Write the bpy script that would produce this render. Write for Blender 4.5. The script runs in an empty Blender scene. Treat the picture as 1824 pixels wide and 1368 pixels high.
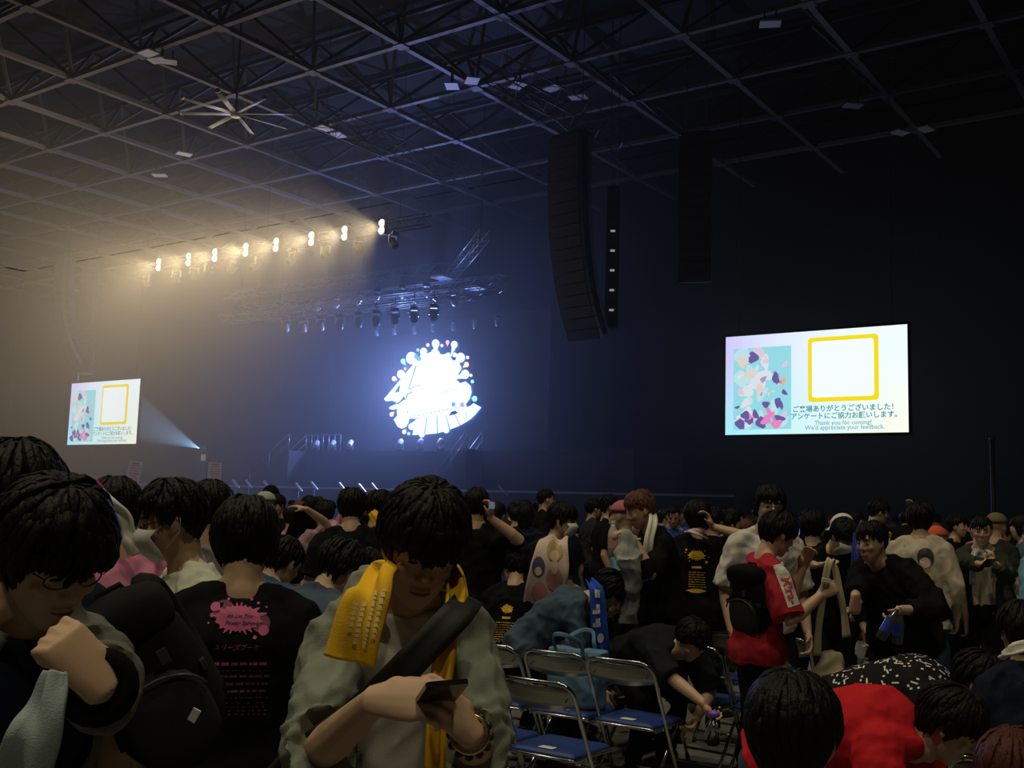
import bpy, bmesh, math, random
import numpy as np
from mathutils import Vector, Matrix
from mathutils.bvhtree import BVHTree

SC = bpy.context.scene
COL = SC.collection
PI = math.pi
RND = random.Random(11)
ORD = ['first', 'second', 'third', 'fourth', 'fifth', 'sixth', 'seventh', 'eighth', 'ninth', 'tenth', 'eleventh', 'twelfth', 'thirteenth', 'fourteenth', 'fifteenth', 'sixteenth']
def V3(*a): return np.array(a, dtype=float)

# ---------------------------------------------------------------- camera
F, CX, CY = 1885.0, 912.0, 684.0
YAW, PITCH, ROLL = map(math.radians, (35.2, 6.57, 1.67))
EYE = V3(0, 0, 1.65)
fw = V3(-math.sin(YAW) * math.cos(PITCH), math.cos(YAW) * math.cos(PITCH), math.sin(PITCH))
_rt = V3(math.cos(YAW), math.sin(YAW), 0)
_up = np.cross(_rt, fw)
rt = _rt * math.cos(ROLL) + _up * math.sin(ROLL)
up = -_rt * math.sin(ROLL) + _up * math.cos(ROLL)
def ray(x, y): return fw + rt * (x - CX) / F - up * (y - CY) / F
def at(x, y, z): return EYE + ray(x, y) * z                       # pixel at a depth
def on_y(x, y, Y): r = ray(x, y); return EYE + r * Y / r[1]        # pixel on an upright plane parallel to the stage
def on_z(x, y, h): r = ray(x, y); return EYE + r * (h - EYE[2]) / r[2]
cam = bpy.data.objects.new('camera', bpy.data.cameras.new('camera'))
COL.objects.link(cam)
cam.data.sensor_width = 36; cam.data.lens = F / 1824 * 36
cam.data.clip_start = 0.05; cam.data.clip_end = 400
cam.matrix_world = Matrix(((rt[0], up[0], -fw[0], EYE[0]), (rt[1], up[1], -fw[1], EYE[1]),
                           (rt[2], up[2], -fw[2], EYE[2]), (0, 0, 0, 1)))
SC.camera = cam
SC.view_settings.view_transform = 'Standard'; SC.view_settings.look = 'None'
SC.view_settings.exposure = 0.0; SC.view_settings.gamma = 1.0
SC.view_settings.use_curve_mapping = False
SC.cycles.volume_step_rate = 10
SC.cycles.volume_max_steps = 24
SC.cycles.volume_bounces = 0
SC.cycles.max_bounces = 3
SC.cycles.diffuse_bounces = 2; SC.cycles.glossy_bounces = 2; SC.cycles.transmission_bounces = 2
SC.cycles.sample_clamp_indirect = 4

w = bpy.data.worlds.new('world'); SC.world = w; w.use_nodes = True
w.node_tree.nodes['Background'].inputs[0].default_value = (0.6, 0.65, 0.8, 1)
w.node_tree.nodes['Background'].inputs[1].default_value = 0.0
# thin stage smoke filling the hall air
_nt = w.node_tree; _vs = _nt.nodes.new('ShaderNodeVolumeScatter'); _vs.inputs['Anisotropy'].default_value = 0.35
_gp = _nt.nodes.new('ShaderNodeNewGeometry'); _ds = _nt.nodes.new('ShaderNodeVectorMath'); _ds.operation = 'DISTANCE'; _ds.inputs[1].default_value = (-40.5, 40, 9)
_mr = _nt.nodes.new('ShaderNodeMapRange'); _mr.interpolation_type = 'SMOOTHSTEP'
for _i, _v in ((1, 4.0), (2, 31.0), (3, 0.0135), (4, 0.0006)): _mr.inputs[_i].default_value = _v          # smoke drifts round the stage and thins out towards the seats
_nt.links.new(_gp.outputs['Position'], _ds.inputs[0]); _nt.links.new(_ds.outputs['Value'], _mr.inputs[0]); _nt.links.new(_mr.outputs[0], _vs.inputs['Density'])
_nt.links.new(_vs.outputs[0], _nt.nodes['World Output'].inputs['Volume'])
w.cycles.volume_sampling = 'EQUIANGULAR'

def light(name, kind, loc, energy, color, aim=None, **kw):
    d = bpy.data.lights.new(name, kind); d.energy = energy; d.color = color
    for k, v in kw.items(): setattr(d, k, v)
    o = bpy.data.objects.new(name, d); COL.objects.link(o); o.location = Vector(loc)
    if aim is not None:
        o.rotation_euler = (Vector(aim) - Vector(loc)).to_track_quat('-Z', 'Y').to_euler()
    return o
# dim warm house lamps high in the roof over the seats (their fixtures are built with the roof below)
HOUSE = [(-9.7, 7.3, -9.7, 7.3), (-1.0, 3.0, -1.5, 5.0), (5.5, -3.5, -2.0, 7.0), (-4.9, -6.4, -6.0, 6.0), (-14.6, -1.5, -9.0, 6.0)]   # place and aim
HOUSE_Z = 18.6
for hx, hy, ax_, ay_ in HOUSE:
    light('house_light', 'SPOT', (hx, hy, HOUSE_Z - 0.1), 1950, (1.0, 0.87, 0.58), aim=(ax_, ay_, 0),
          spot_size=math.radians(80), spot_blend=0.6, shadow_soft_size=0.5)

# ---------------------------------------------------------------- materials
MATS = {}
def mat(name, col, rough=0.6, metal=0.0, noise=0.0, scale=30.0, bump=0.0, bscale=None, spec=0.5, emit=None, estr=0.0,
        stretch=None, coat=0.0):
    if name in MATS: return MATS[name]
    m = bpy.data.materials.new(name); m.use_nodes = True
    nt = m.node_tree; n = nt.nodes; b = n['Principled BSDF']
    b.inputs['Base Color'].default_value = (*col, 1)
    b.inputs['Roughness'].default_value = rough; b.inputs['Metallic'].default_value = metal
    b.inputs['Specular IOR Level'].default_value = spec
    if coat: b.inputs['Coat Weight'].default_value = coat
    if emit is not None:
        b.inputs['Emission Color'].default_value = (*emit, 1); b.inputs['Emission Strength'].default_value = estr
    if noise or bump:
        tc = n.new('ShaderNodeTexCoord'); mp = n.new('ShaderNodeMapping')
        nt.links.new(tc.outputs['Object'], mp.inputs['Vector'])
        if stretch: mp.inputs['Scale'].default_value = stretch
        tx = n.new('ShaderNodeTexNoise'); tx.inputs['Scale'].default_value = scale; tx.inputs['Detail'].default_value = 4
        nt.links.new(mp.outputs['Vector'], tx.inputs['Vector'])
        if noise:
            mx = n.new('ShaderNodeMix'); mx.data_type = 'RGBA'
            mx.inputs[6].default_value = (*[c * (1 - noise) for c in col], 1)
            mx.inputs[7].default_value = (*[min(1, c * (1 + noise)) for c in col], 1)
            nt.links.new(tx.outputs['Fac'], mx.inputs[0]); nt.links.new(mx.outputs[2], b.inputs['Base Color'])
        if bump:
            t2 = tx
            if bscale:
                t2 = n.new('ShaderNodeTexNoise'); t2.inputs['Scale'].default_value = bscale; t2.inputs['Detail'].default_value = 3
                nt.links.new(mp.outputs['Vector'], t2.inputs['Vector'])
            bp = n.new('ShaderNodeBump'); bp.inputs['Strength'].default_value = bump; bp.inputs['Distance'].default_value = 0.01
            nt.links.new(t2.outputs['Fac'], bp.inputs['Height']); nt.links.new(bp.outputs['Normal'], b.inputs['Normal'])
    MATS[name] = m
    return m
def glow(name, col, s):
    if name in MATS: return MATS[name]
    m = bpy.data.materials.new(name); m.use_nodes = True; nt = m.node_tree
    for x in list(nt.nodes):
        if x.type != 'OUTPUT_MATERIAL': nt.nodes.remove(x)
    e = nt.nodes.new('ShaderNodeEmission'); e.inputs[0].default_value = (*col, 1); e.inputs[1].default_value = s
    nt.links.new(e.outputs[0], nt.nodes['Material Output'].inputs[0])
    if s < 3: m.cycles.emission_sampling = 'NONE'
    MATS[name] = m
    return m
def cloth(name, col, rough=0.85): return mat('cloth_' + name, col, rough, noise=0.12, scale=14, bump=0.25, bscale=420, spec=0.08 if max(col) < .035 else 0.22)

# ---------------------------------------------------------------- mesh collector
def unit(v):
    v = np.asarray(v, float); n = np.linalg.norm(v)
    return v / n if n > 1e-12 else v
class MB:
    def __init__(s): s.v = []; s.f = []; s.m = []; s.n = 0
    def add(s, verts, faces, mi=0):
        verts = np.asarray(verts, float); s.v.append(verts)
        for f in faces: s.f.append(tuple(i + s.n for i in f)); s.m.append(mi)
        s.n += len(verts); return s
    def box(s, c, size, R=None, mi=0):
        h = np.array(size, float) / 2
        p = np.array([(x, y, z) for z in (-1, 1) for y in (-1, 1) for x in (-1, 1)]) * h
        if R is not None: p = p @ np.asarray(R).T
        return s.add(p + np.asarray(c, float), [(0, 2, 3, 1), (4, 5, 7, 6), (0, 1, 5, 4), (2, 6, 7, 3), (0, 4, 6, 2), (1, 3, 7, 5)], mi)
    def loft(s, rings, n=12, cap=True, mi=0, arc=None, sq=1.0):
        """rings: (centre, axis_x, axis_y) with half-size vectors"""
        vs = []
        for c, ax, ay in rings:
            c = np.asarray(c, float)
            for k in range(n):
                a = 2 * PI * k / n
                ca, sa = math.cos(a), math.sin(a)
                if sq != 1.0:
                    ca = math.copysign(abs(ca) ** sq, ca); sa = math.copysign(abs(sa) ** sq, sa)
                vs.append(c + np.asarray(ax) * ca + np.asarray(ay) * sa)
        fs = []
        for i in range(len(rings) - 1):
            for k in range(n):
                k2 = (k + 1) % n
                fs.append((i * n + k, i * n + k2, (i + 1) * n + k2, (i + 1) * n + k))
        if cap:
            fs.append(tuple(range(n - 1, -1, -1))); b = (len(rings) - 1) * n; fs.append(tuple(b + k for k in range(n)))
        return s.add(vs, fs, mi)
    def tube(s, pts, rad, n=8, mi=0, closed=False, flat=1.0, ref=None):
        pts = [np.asarray(p, float) for p in pts]
        if np.isscalar(rad): rad = [rad] * len(pts)
        if closed: pts = pts + [pts[0]]; rad = list(rad) + [rad[0]]
        t0 = unit(pts[1] - pts[0])
        r = np.array(ref if ref is not None else ((0, 0, 1) if abs(t0[2]) < .9 else (1, 0, 0)), float)
        rings = []
        for i, p in enumerate(pts):
            a = pts[max(0, i - 1)]; b = pts[min(len(pts) - 1, i + 1)]
            if closed and i in (0, len(pts) - 1): a = pts[-2]; b = pts[1]
            t = unit(b - a)
            r = unit(r - t * (r @ t))
            rings.append((p, np.cross(t, r) * rad[i] * flat, r * rad[i]))
        return s.loft(rings, n, cap=not closed, mi=mi)
    def ball(s, c, rx, ry=None, rz=None, R=None, nu=14, nv=9, mi=0):
        ry = rx if ry is None else ry; rz = rx if rz is None else rz
        vs = []; fs = []
        for j in range(1, nv):
            th = PI * j / nv
            for k in range(nu):
                a = 2 * PI * k / nu
                vs.append((math.sin(th) * math.cos(a) * rx, math.sin(th) * math.sin(a) * ry, math.cos(th) * rz))
        vs.append((0, 0, rz)); vs.append((0, 0, -rz)); t, b = len(vs) - 2, len(vs) - 1
        for j in range(nv - 2):
            for k in range(nu):
                k2 = (k + 1) % nu
                fs.append((j * nu + k, (j + 1) * nu + k, (j + 1) * nu + k2, j * nu + k2))
        for k in range(nu):
            k2 = (k + 1) % nu
            fs.append((t, k, k2)); fs.append((b, (nv - 2) * nu + k2, (nv - 2) * nu + k))
        p = np.array(vs)
        if R is not None: p = p @ np.asarray(R).T
        return s.add(p + np.asarray(c, float), fs, mi)
    def poly(s, pts, thick=None, nrm=None, mi=0):
        """flat polygon, optionally extruded along nrm by thick"""
        pts = [np.asarray(p, float) for p in pts]; n = len(pts)
        if thick is None: return s.add(pts, [tuple(range(n))], mi)
        o = np.asarray(nrm, float) * thick
        return s.add(pts + [p + o for p in pts], [tuple(range(n)), tuple(range(2 * n - 1, n - 1, -1))] +
                     [(k, n + k, n + (k + 1) % n, (k + 1) % n) for k in range(n)], mi)
    def mesh(s, name):
        me = bpy.data.meshes.new(name)
        me.from_pydata(np.concatenate(s.v).tolist(), [], s.f)
        if any(s.m): me.polygons.foreach_set('material_index', s.m)
        me.update(); return me

def obj(name, mb, m=None, parent=None, smooth=True, bevel=0.0):
    me = mb.mesh(name) if isinstance(mb, MB) else mb
    for x in (m if isinstance(m, (list, tuple)) else [m]):
        if x is not None: me.materials.append(x)
    o = bpy.data.objects.new(name, me); COL.objects.link(o)
    if parent is not None: o.parent = parent
    if smooth and len(me.polygons):
        me.polygons.foreach_set('use_smooth', [True] * len(me.polygons))
        if smooth == 'auto': me.set_sharp_from_angle(angle=math.radians(38))
    if bevel:
        bm = bmesh.new(); bm.from_mesh(me)
        bmesh.ops.bevel(bm, geom=bm.edges[:], offset=bevel, segments=2, affect='EDGES', profile=0.5)
        bm.to_mesh(me); bm.free()
    return o
def inst(o, name, parent, loc=None, rot=None):
    c = bpy.data.objects.new(name, o.data); COL.objects.link(c); c.parent = parent
    if loc is not None: c.location = Vector(loc)
    if rot is not None: c.rotation_euler = rot
    return c
def tag(o, label=None, cat=None, group=None, kind=None):
    if label: o['label'] = label
    if cat: o['category'] = cat
    if group: o['group'] = group
    if kind: o['kind'] = kind
    return o
def thing(name, label, cat, loc=(0, 0, 0), rz=0.0, group=None):
    o = bpy.data.objects.new(name, None); COL.objects.link(o); o.empty_display_size = 0.1
    o.location = Vector(loc); o.rotation_euler = (0, 0, rz)
    return tag(o, label, cat, group)
def copy_tree(o, parent=None):
    c = o.copy(); COL.objects.link(c)
    if parent is not None: c.parent = parent
    for ch in o.children: copy_tree(ch, c)
    return c
_tmp = {}
def voxel(mb, size, smooth=2, fac=0.5):
    """union of overlapping closed shells as one continuous surface"""
    me = mb.mesh('tmp')
    o = bpy.data.objects.new('tmp', me); COL.objects.link(o)
    r = o.modifiers.new('r', 'REMESH'); r.mode = 'VOXEL'; r.voxel_size = size
    if smooth:
        k = o.modifiers.new('s', 'SMOOTH'); k.iterations = smooth; k.factor = fac
    dg = bpy.context.evaluated_depsgraph_get(); dg.update()
    out = bpy.data.meshes.new_from_object(o.evaluated_get(dg))
    bpy.data.objects.remove(o); bpy.data.meshes.remove(me)
    return out
def coords(me):
    a = np.empty(len(me.vertices) * 3); me.vertices.foreach_get('co', a); return a.reshape(-1, 3)
def normals(me):
    a = np.empty(len(me.vertices) * 3); me.vertex_normals.foreach_get('vector', a); return a.reshape(-1, 3)
def set_coords(me, p): me.vertices.foreach_set('co', p.ravel()); me.update()
def wrinkle(me, amp, seed=0, wl=(0.06, 0.2), n=5, sag=None):
    p = coords(me); nr = normals(me); rs = np.random.RandomState(seed)
    q = p + 0.03 * np.sin(p[:, [1, 2, 0]] * 17 + rs.rand(3) * 6) + 0.015 * np.sin(p[:, [2, 0, 1]] * 41 + rs.rand(3) * 6)
    d = np.zeros(len(p))
    for k in range(n):
        L = rs.uniform(*wl); dr = unit(rs.normal(size=3) * (1, 1, 0.75))
        d += (1 - 2 * np.abs(np.sin(q @ dr * PI / L + rs.rand() * 6))) * L
    d /= max(1e-9, np.abs(d).max() * .62)
    set_coords(me, p + nr * (d * amp)[:, None])
_txt = {}
def text_mesh(body, size=1.0, shear=0.0, bold=0.0, space=1.0):
    """2D text as (verts Nx2 centred, faces)"""
    k = (body, shear, bold, space)
    if k not in _txt:
        c = bpy.data.curves.new('t', 'FONT'); c.body = body; c.align_x = 'CENTER'; c.align_y = 'CENTER'
        c.shear = shear; c.offset = bold; c.resolution_u = 2; c.space_character = space
        o = bpy.data.objects.new('t', c); COL.objects.link(o)
        dg = bpy.context.evaluated_depsgraph_get(); dg.update()
        me = bpy.data.meshes.new_from_object(o.evaluated_get(dg))
        _txt[k] = (coords(me)[:, :2].copy(), [tuple(p.vertices) for p in me.polygons])
        bpy.data.objects.remove(o); bpy.data.curves.remove(c); bpy.data.meshes.remove(me)
    v, f = _txt[k]
    return v * size, f

# ---------------------------------------------------------------- the hall
X0, X1, Y0, Y1, ZC = -96.0, 14.0, -16.0, 54.3, 19.65
def struct(name, mb, m, smooth=False): return tag(obj(name, mb, m, smooth=smooth), kind='structure')
m_floor = mat('hall_floor', (0.16, 0.16, 0.145), 0.45, noise=0.25, scale=1.2, bump=0.05)
m_wall = mat('hall_wall', (0.012, 0.014, 0.018), 0.8, noise=0.15, scale=0.4)
m_steel = mat('roof_steel', (0.16, 0.15, 0.16), 0.55, noise=0.12, scale=0.6)
m_brace = mat('brace_steel', (0.05, 0.05, 0.055), 0.6, noise=0.15, scale=0.5)
m_deck = mat('roof_deck', (0.010, 0.010, 0.011), 0.85, noise=0.2, scale=0.3)
m_black = mat('black_metal', (0.018, 0.018, 0.02), 0.5)
m_dark = mat('dark_metal', (0.05, 0.05, 0.055), 0.4, metal=0.3)
m_alu = mat('truss_aluminium', (0.55, 0.56, 0.6), 0.32, metal=0.85)
m_white = mat('white_panel', (0.75, 0.75, 0.74), 0.5)
struct('floor', MB().box(((X0 + X1) / 2, (Y0 + Y1) / 2, -0.1), (X1 - X0, Y1 - Y0, 0.2)), m_floor)
struct('wall_back', MB().box(((X0 + X1) / 2, Y1 + .2, 11.3), (X1 - X0, .4, 22.6)), m_wall)
struct('wall_front', MB().box(((X0 + X1) / 2, Y0 - .2, 11.3), (X1 - X0, .4, 22.6)), m_wall)
struct('wall_left', MB().box((X0 - .2, (Y0 + Y1) / 2, 11.3), (.4, Y1 - Y0 + .8, 22.6)), m_wall)
struct('wall_right', MB().box((X1 + .2, (Y0 + Y1) / 2, 11.3), (.4, Y1 - Y0 + .8, 22.6)), m_wall)
ceil = struct('ceiling', MB().box(((X0 + X1) / 2, (Y0 + Y1) / 2, 23.0), (X1 - X0 + .8, Y1 - Y0 + .8, .4)), m_deck)
GP, GX0, GY0 = 4.925, -41.9, 25.2
gx = [GX0 + GP * k for k in range(-10, 12) if X0 < GX0 + GP * k < X1]
gy = [GY0 + GP * k for k in range(-8, 6) if Y0 < GY0 + GP * k < Y1]
bx = obj('beam', MB().box((0, 0, 0), (0.24, Y1 - Y0, 0.2)), m_steel, ceil, smooth=False); bx.location = (gx[0], (Y0 + Y1) / 2, ZC + .1)
for x in gx[1:]: inst(bx, 'beam', ceil, (x, (Y0 + Y1) / 2, ZC + .1))
by = obj('beam', MB().box((0, 0, 0), (X1 - X0, 0.24, 0.18)), m_steel, ceil, smooth=False); by.location = ((X0 + X1) / 2, gy[0], ZC + .1)
for y in gy[1:]: inst(by, 'beam', ceil, ((X0 + X1) / 2, y, ZC + .1))
by2 = obj('upper_beam', MB().box((0, 0, 0), (X1 - X0, 0.16, 0.2)), m_brace, ceil, smooth=False); by2.location = ((X0 + X1) / 2, gy[0] + GP / 2, 22.5)
for y in gy[1:-1]: inst(by2, 'upper_beam', ceil, ((X0 + X1) / 2, y + GP / 2, 22.5))
# joints and the slanting bars of the roof frame (those the picture shows)
jt = None; br = None; nb = 0
L0 = math.sqrt((GP / 2) ** 2 * 2 + 2.7 ** 2)
for x in gx:
    for y in gy:
        if not (-70 < x < -5 and 14 < y < 52): continue
        j = MB().box((0, 0, 0), (0.5, 0.5, 0.03)) if jt is None else None
        if j is not None: jt = obj('joint_plate', j, m_steel, ceil, smooth=False); jt.location = (x, y, ZC - .02)
        else: inst(jt, 'joint_plate', ceil, (x, y, ZC - .02))
        for sx, sy in (((1, 1), (-1, -1), (1, -1), (-1, 1)) if (-52 < x < -12 and y < 38) else ((1, 1), (-1, -1))):
            if nb > 290: continue
            d = Vector((sx * GP / 2, sy * GP / 2, 2.7)); rot = d.to_track_quat('Z', 'Y').to_euler()
            if br is None: br = obj('brace', MB().box((0, 0, L0 / 2), (0.13, 0.13, L0)), m_brace, ceil, smooth=False); br.location = (x, y, ZC + .15); br.rotation_euler = rot
            else: inst(br, 'brace', ceil, (x, y, ZC + .15), rot)
            nb += 1

# house lamp fixtures that hold the warm lights
for i, (hx, hy, *_) in enumerate(HOUSE):
    t = thing('house_lamp', 'round warm house lamp hanging from the roof above the seats', 'lamp', (hx, hy, HOUSE_Z), group='house lamps above the seats')
    obj('housing', MB().loft([((0, 0, z), (r, 0, 0), (0, r, 0)) for z, r in ((0.02, .42), (.3, .36), (.55, .16), (.6, .06))], 20, cap=True), m_dark, t)
    obj('lens', MB().loft([((0, 0, z), (.38, 0, 0), (0, .38, 0)) for z in (-.02, .015)], 20), glow('house_lens', (1, .86, .56), 6), t)
    obj('hanger', MB().box((0, 0, (ZC - HOUSE_Z) / 2 + .3), (.05, .05, ZC - HOUSE_Z - .5)), m_dark, t, smooth=False)

# unlit flat lamps clipped under the roof beams
hb = None
for i, (px, py) in enumerate(sorted([(264, 94), (281, 107), (298, 109), (805, 153), (841, 143), (578, 228), (603, 240), (328, 274), (284, 312), (922, 152), (985, 157), (1030, 173), (1372, 42), (1520, 188), (1604, 236), (1650, 230)])):
    p = on_z(px, py, 19.2)
    if hb is None:
        hb = thing('ceiling_panel_lamp', '', 'lamp')
        obj('panel', MB().box((0, 0, 0), (.75, .55, .06)), m_white, hb, smooth=False)
        obj('bracket', MB().box((.2, 0, .25), (.06, .06, .45)).box((-.2, 0, .25), (.06, .06, .45)).box((0, 0, .05), (.5, .3, .06)), m_dark, hb, smooth=False)
        o = hb
    else: o = copy_tree(hb)
    o.location = Vector(p); o.rotation_euler = (0, 0, 0.3 * i)
    tag(o, 'small pale flat lamp clipped under a roof beam, %s from the left' % ORD[i], 'lamp', 'unlit lamps under the roof beams')

# big ceiling fan
fc = on_z(420, 203, 17.9)
fan = thing('ceiling_fan', 'large eight-bladed silver ceiling fan hanging from the roof grid', 'ceiling fan', fc)
obj('hub', MB().loft([((0, 0, z), (r, 0, 0), (0, r, 0)) for z, r in ((-.16, .1), (-.14, .2), (.08, .22), (.12, .12), (.3, .1))], 20), m_alu, fan, 'auto')
obj('down_rod', MB().tube([(0, 0, .2), (0, 0, 22.8 - fc[2])], .045), m_dark, fan)
bl = None; m_blade = mat('fan_blade', (0.62, 0.62, 0.6), 0.4, metal=0.3); m_tip = mat('fan_tip', (0.5, 0.3, 0.1), 0.5)
for k in range(8):
    a = math.radians(-57.6 + 45 * k)
    if bl is None:
        bl = obj('blade', MB().loft([((x, 0, 0), (0, .11, .025), (0, -.006, .014)) for x in (.15, 2.38)], 10), m_blade, fan)
        tp = obj('blade_tip', MB().loft([((x, 0, r), (0, .115, .028), (0, -.008, .02 + r)) for x, r in ((2.36, 0), (2.42, .01), (2.46, .06))], 10), m_tip, bl)
        bl.rotation_euler = (0, 0, a)
    else:
        b2 = inst(bl, 'blade', fan, (0, 0, 0), (0, 0, a)); inst(tp, 'blade_tip', b2)

# ---------------------------------------------------------------- trusses
def truss(label, P, Q, w=0.5, m=None, bay=0.6, group=None, drop=True):
    m = m or m_alu
    P = np.asarray(P, float); Q = np.asarray(Q, float); L = np.linalg.norm(Q - P)
    t = thing('lighting_truss', label, 'truss', P, math.atan2(Q[1] - P[1], Q[0] - P[0]), group)
    h = w / 2; ch = None
    for sy in (-1, 1):
        for sz in (-1, 1):
            if ch is None: ch = obj('chord', MB().tube([(0, 0, 0), (L, 0, 0)], .026, 6), m, t); ch.location = (0, sy * h, sz * h)
            else: inst(ch, 'chord', t, (0, sy * h, sz * h))
    la = MB(); n = max(2, int(L / bay)); d = L / n
    for i in range(n):
        a, b = (-h, h) if i % 2 else (h, -h)
        x0, x1 = i * d, (i + 1) * d
        for q in (((x0, -h, a), (x1, -h, b)), ((x0, h, b), (x1, h, a)), ((x0, a, -h), (x1, b, -h)), ((x0, b, h), (x1, a, h))): la.tube(q, .014, 4)
    tag(obj('lattice', la, m, t, smooth=False), kind='stuff')
    if drop:
        for f in (.08, .5, .92): obj('hanging_cable', MB().tube([(L * f, 0, h), (L * f, 0, 22.8 - P[2])], .012, 5), m_dark, t)
    return t

# row of warm blinder lamps
LY = 36.0
lampx = [(283, 470), (336, 462), (383, 455), (438, 445), (492, 437), (555, 426), (614, 415), (680, 405)]
pts = [on_y(x, y, LY) for x, y in lampx]
lz = float(np.mean([p[2] for p in pts]))
truss('long overhead truss carrying the row of glowing warm lamps', (pts[0][0] - 2.5, LY + .4, lz + .1), (pts[-1][0] + 2.5, LY + .4, lz + .1), .5, m_dark)
m_bulb = glow('warm_bulb', (1.0, 0.78, 0.40), 60)
m_hous = mat('lamp_housing', (0.12, 0.10, 0.07), 0.5)
ords = ['farthest left', 'second from the left', 'third from the left', 'fourth from the left', 'fifth from the left', 'third from the right', 'second from the right', 'rightmost and biggest looking']
for i, p in enumerate(pts):
    t = thing('blinder_lamp', 'glowing warm twin stage lamp, %s in the overhead row' % ords[i], 'stage light', (p[0], LY, lz), group='warm lamps in the overhead row')
    obj('housing', MB().box((0, .12, 0), (.34, .22, .72)), m_hous, t, smooth=False, bevel=.02)
    for s in (-.18, .18):
        obj('lamp', MB().ball((0, -.02, s), .165, .07, .165), m_bulb, t)
        obj('rim', MB().tube([(.15 * math.cos(a), -.01, s + .15 * math.sin(a)) for a in np.linspace(0, 2 * PI, 17)[:-1]], .018, 6, closed=True), m_hous, t)
    obj('yoke', MB().tube([(-.2, .12, 0), (-.2, .12, .5), (.2, .12, .5), (.2, .12, 0)], .018, 6), m_dark, t)
    light('blinder_light', 'SPOT', (p[0], LY - .25, lz), 4700, (1.0, 0.76, 0.42), aim=(p[0] - 9, LY - 14, lz - 9),
          spot_size=math.radians(125), spot_blend=1.0, shadow_soft_size=0.15)

def moving_head(label, p, hang=True, tilt=0.6, pan=0.0, s=1.0, group=None, front=None, top=None):
    t = thing('moving_head_light', label, 'stage light', p, pan, group); k = -1 if hang else 1
    obj('base', MB().box((0, 0, k * .08 * s), (.34 * s, .34 * s, .16 * s)), m_dark, t, smooth=False, bevel=.015)
    obj('yoke', MB().tube([(-.2 * s, 0, k * .16 * s), (-.21 * s, 0, k * .5 * s)], .045 * s, 6).tube([(.2 * s, 0, k * .16 * s), (.21 * s, 0, k * .5 * s)], .045 * s, 6).box((0, 0, k * .17 * s), (.46 * s, .12 * s, .05 * s)), m_alu, t, smooth=False)
    if top is not None: obj('drop_pipe', MB().tube([(0, 0, -.02), (0, 0, max(.1, top - p[2]))], (.022), 6), m_dark, t); obj('clamp', MB().box((0, 0, max(.1, top - p[2]) - .51), (.08, .6, .06)), m_dark, t, smooth=False)
    c = np.array((0, 0, k * .5 * s)); d = np.array((0, math.sin(tilt), -math.cos(tilt) if hang else math.cos(tilt))); u = np.array((1, 0, 0)); v = np.cross(d, u)
    obj('head', MB().loft([(c + d * x * s, u * r * s, v * r * s) for x, r in ((-.24, .1), (-.2, .16), (.05, .19), (.22, .17), (.26, .15))], 12), m_alu if front is None else front, t, 'auto')
    obj('lens', MB().ball(c + d * .25 * s, .13 * s, .13 * s, .05 * s, R=np.stack([u, v, d], 1), nu=10, nv=6), m_black, t)
    return t

# stage roof trusses with moving heads
ca = on_y(800, 487, 49); zt = 15.3
def zpx(x, y, Y): return on_y(x, y, Y)
tr = []
for k, (a, b, Y) in enumerate([((404, 530), (795, 473), 52.0), ((430, 558), (900, 492), 48.0), ((470, 570), (862, 520), 44.5), ((395, 545), (900, 541), 42.0)]):
    A = zpx(*a, Y); B = zpx(*b, Y); z = (A[2] + B[2]) / 2; tr.append(z)
    truss(['rearmost cross truss of the stage roof', 'cross truss in the stage roof, third from the audience', 'cross truss in the stage roof, second from the audience', 'front cross truss of the stage roof'][k], (A[0], Y, z), (B[0], Y, z), .5, m_alu, group='cross trusses of the stage roof')
A = zpx(790, 487, 52); B = zpx(880, 521, 44)
truss('side truss of the stage roof with two white corner blocks', (A[0], 52, 15.6), (B[0], 43, 15.0), .55, m_alu)
m_corner = mat('white_block', (0.85, 0.85, 0.9), 0.4)
for px, py in ((787, 494), (846, 512)):
    p = on_y(px, py, 45.0 if px > 800 else 48.0)
    tag(obj('truss_corner_block', MB().box(p, (1.0, 1.0, .16)), m_corner, smooth=False, bevel=.03), 'white square block under the %s of the stage roof' % ('front corner' if px > 800 else 'rear corner'), 'truss block')
front = [(510, 566), (541, 566), (572, 563), (606, 560), (639, 556), (671, 553), (704, 549), (738, 546), (773, 542)]
for i, (x, y) in enumerate(front):
    p = on_y(x, y, 42.0)
    moving_head('moving head light hanging in the front row of the stage roof, %s from the left' % ORD[i], p, True, 0.5 + .12 * (i % 3), 0.5, 1.1, 'moving heads hanging in the front row', mat('head_shell', (.2, .2, .22), .35), top=tr[3] + .26)
for i, (x, y) in enumerate([(671, 582), (702, 580), (738, 578), (771, 574), (808, 571), (846, 568), (886, 563)]):
    moving_head('small moving head light hanging right above the logo screen, %s from the left' % ORD[i], on_y(x, y, 48), True, 0.3, -.4, .75, 'moving heads above the logo screen', top=tr[1] + .26)
for i, (x, y) in enumerate([(808, 520), (774, 537), (760, 505), (735, 541), (716, 508), (699, 543), (672, 515), (640, 521), (600, 529), (566, 535)]):
    moving_head('moving head light hanging deep inside the stage roof, %s from the right' % ORD[i], on_y(x, y, 44.5), True, 0.9, .2 * i, 1.0, 'moving heads deep in the stage roof', top=tr[2] + .26)
for i, (x, y) in enumerate([(262, 478), (315, 478), (347, 472), (372, 468), (415, 466), (455, 463), (520, 452), (580, 442), (640, 434), (700, 440)]):
    p = on_y(x, y, 36.4); p[2] = lz - .2
    moving_head('moving head light clamped under the truss of warm lamps, %s from the left' % ORD[i], p, True, 0.7, .5 * i, 1.1, 'moving heads under the warm lamp truss', m_hous)
A = on_z(557, 203, 18.3); B = on_z(822, 318, 18.3)
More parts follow.
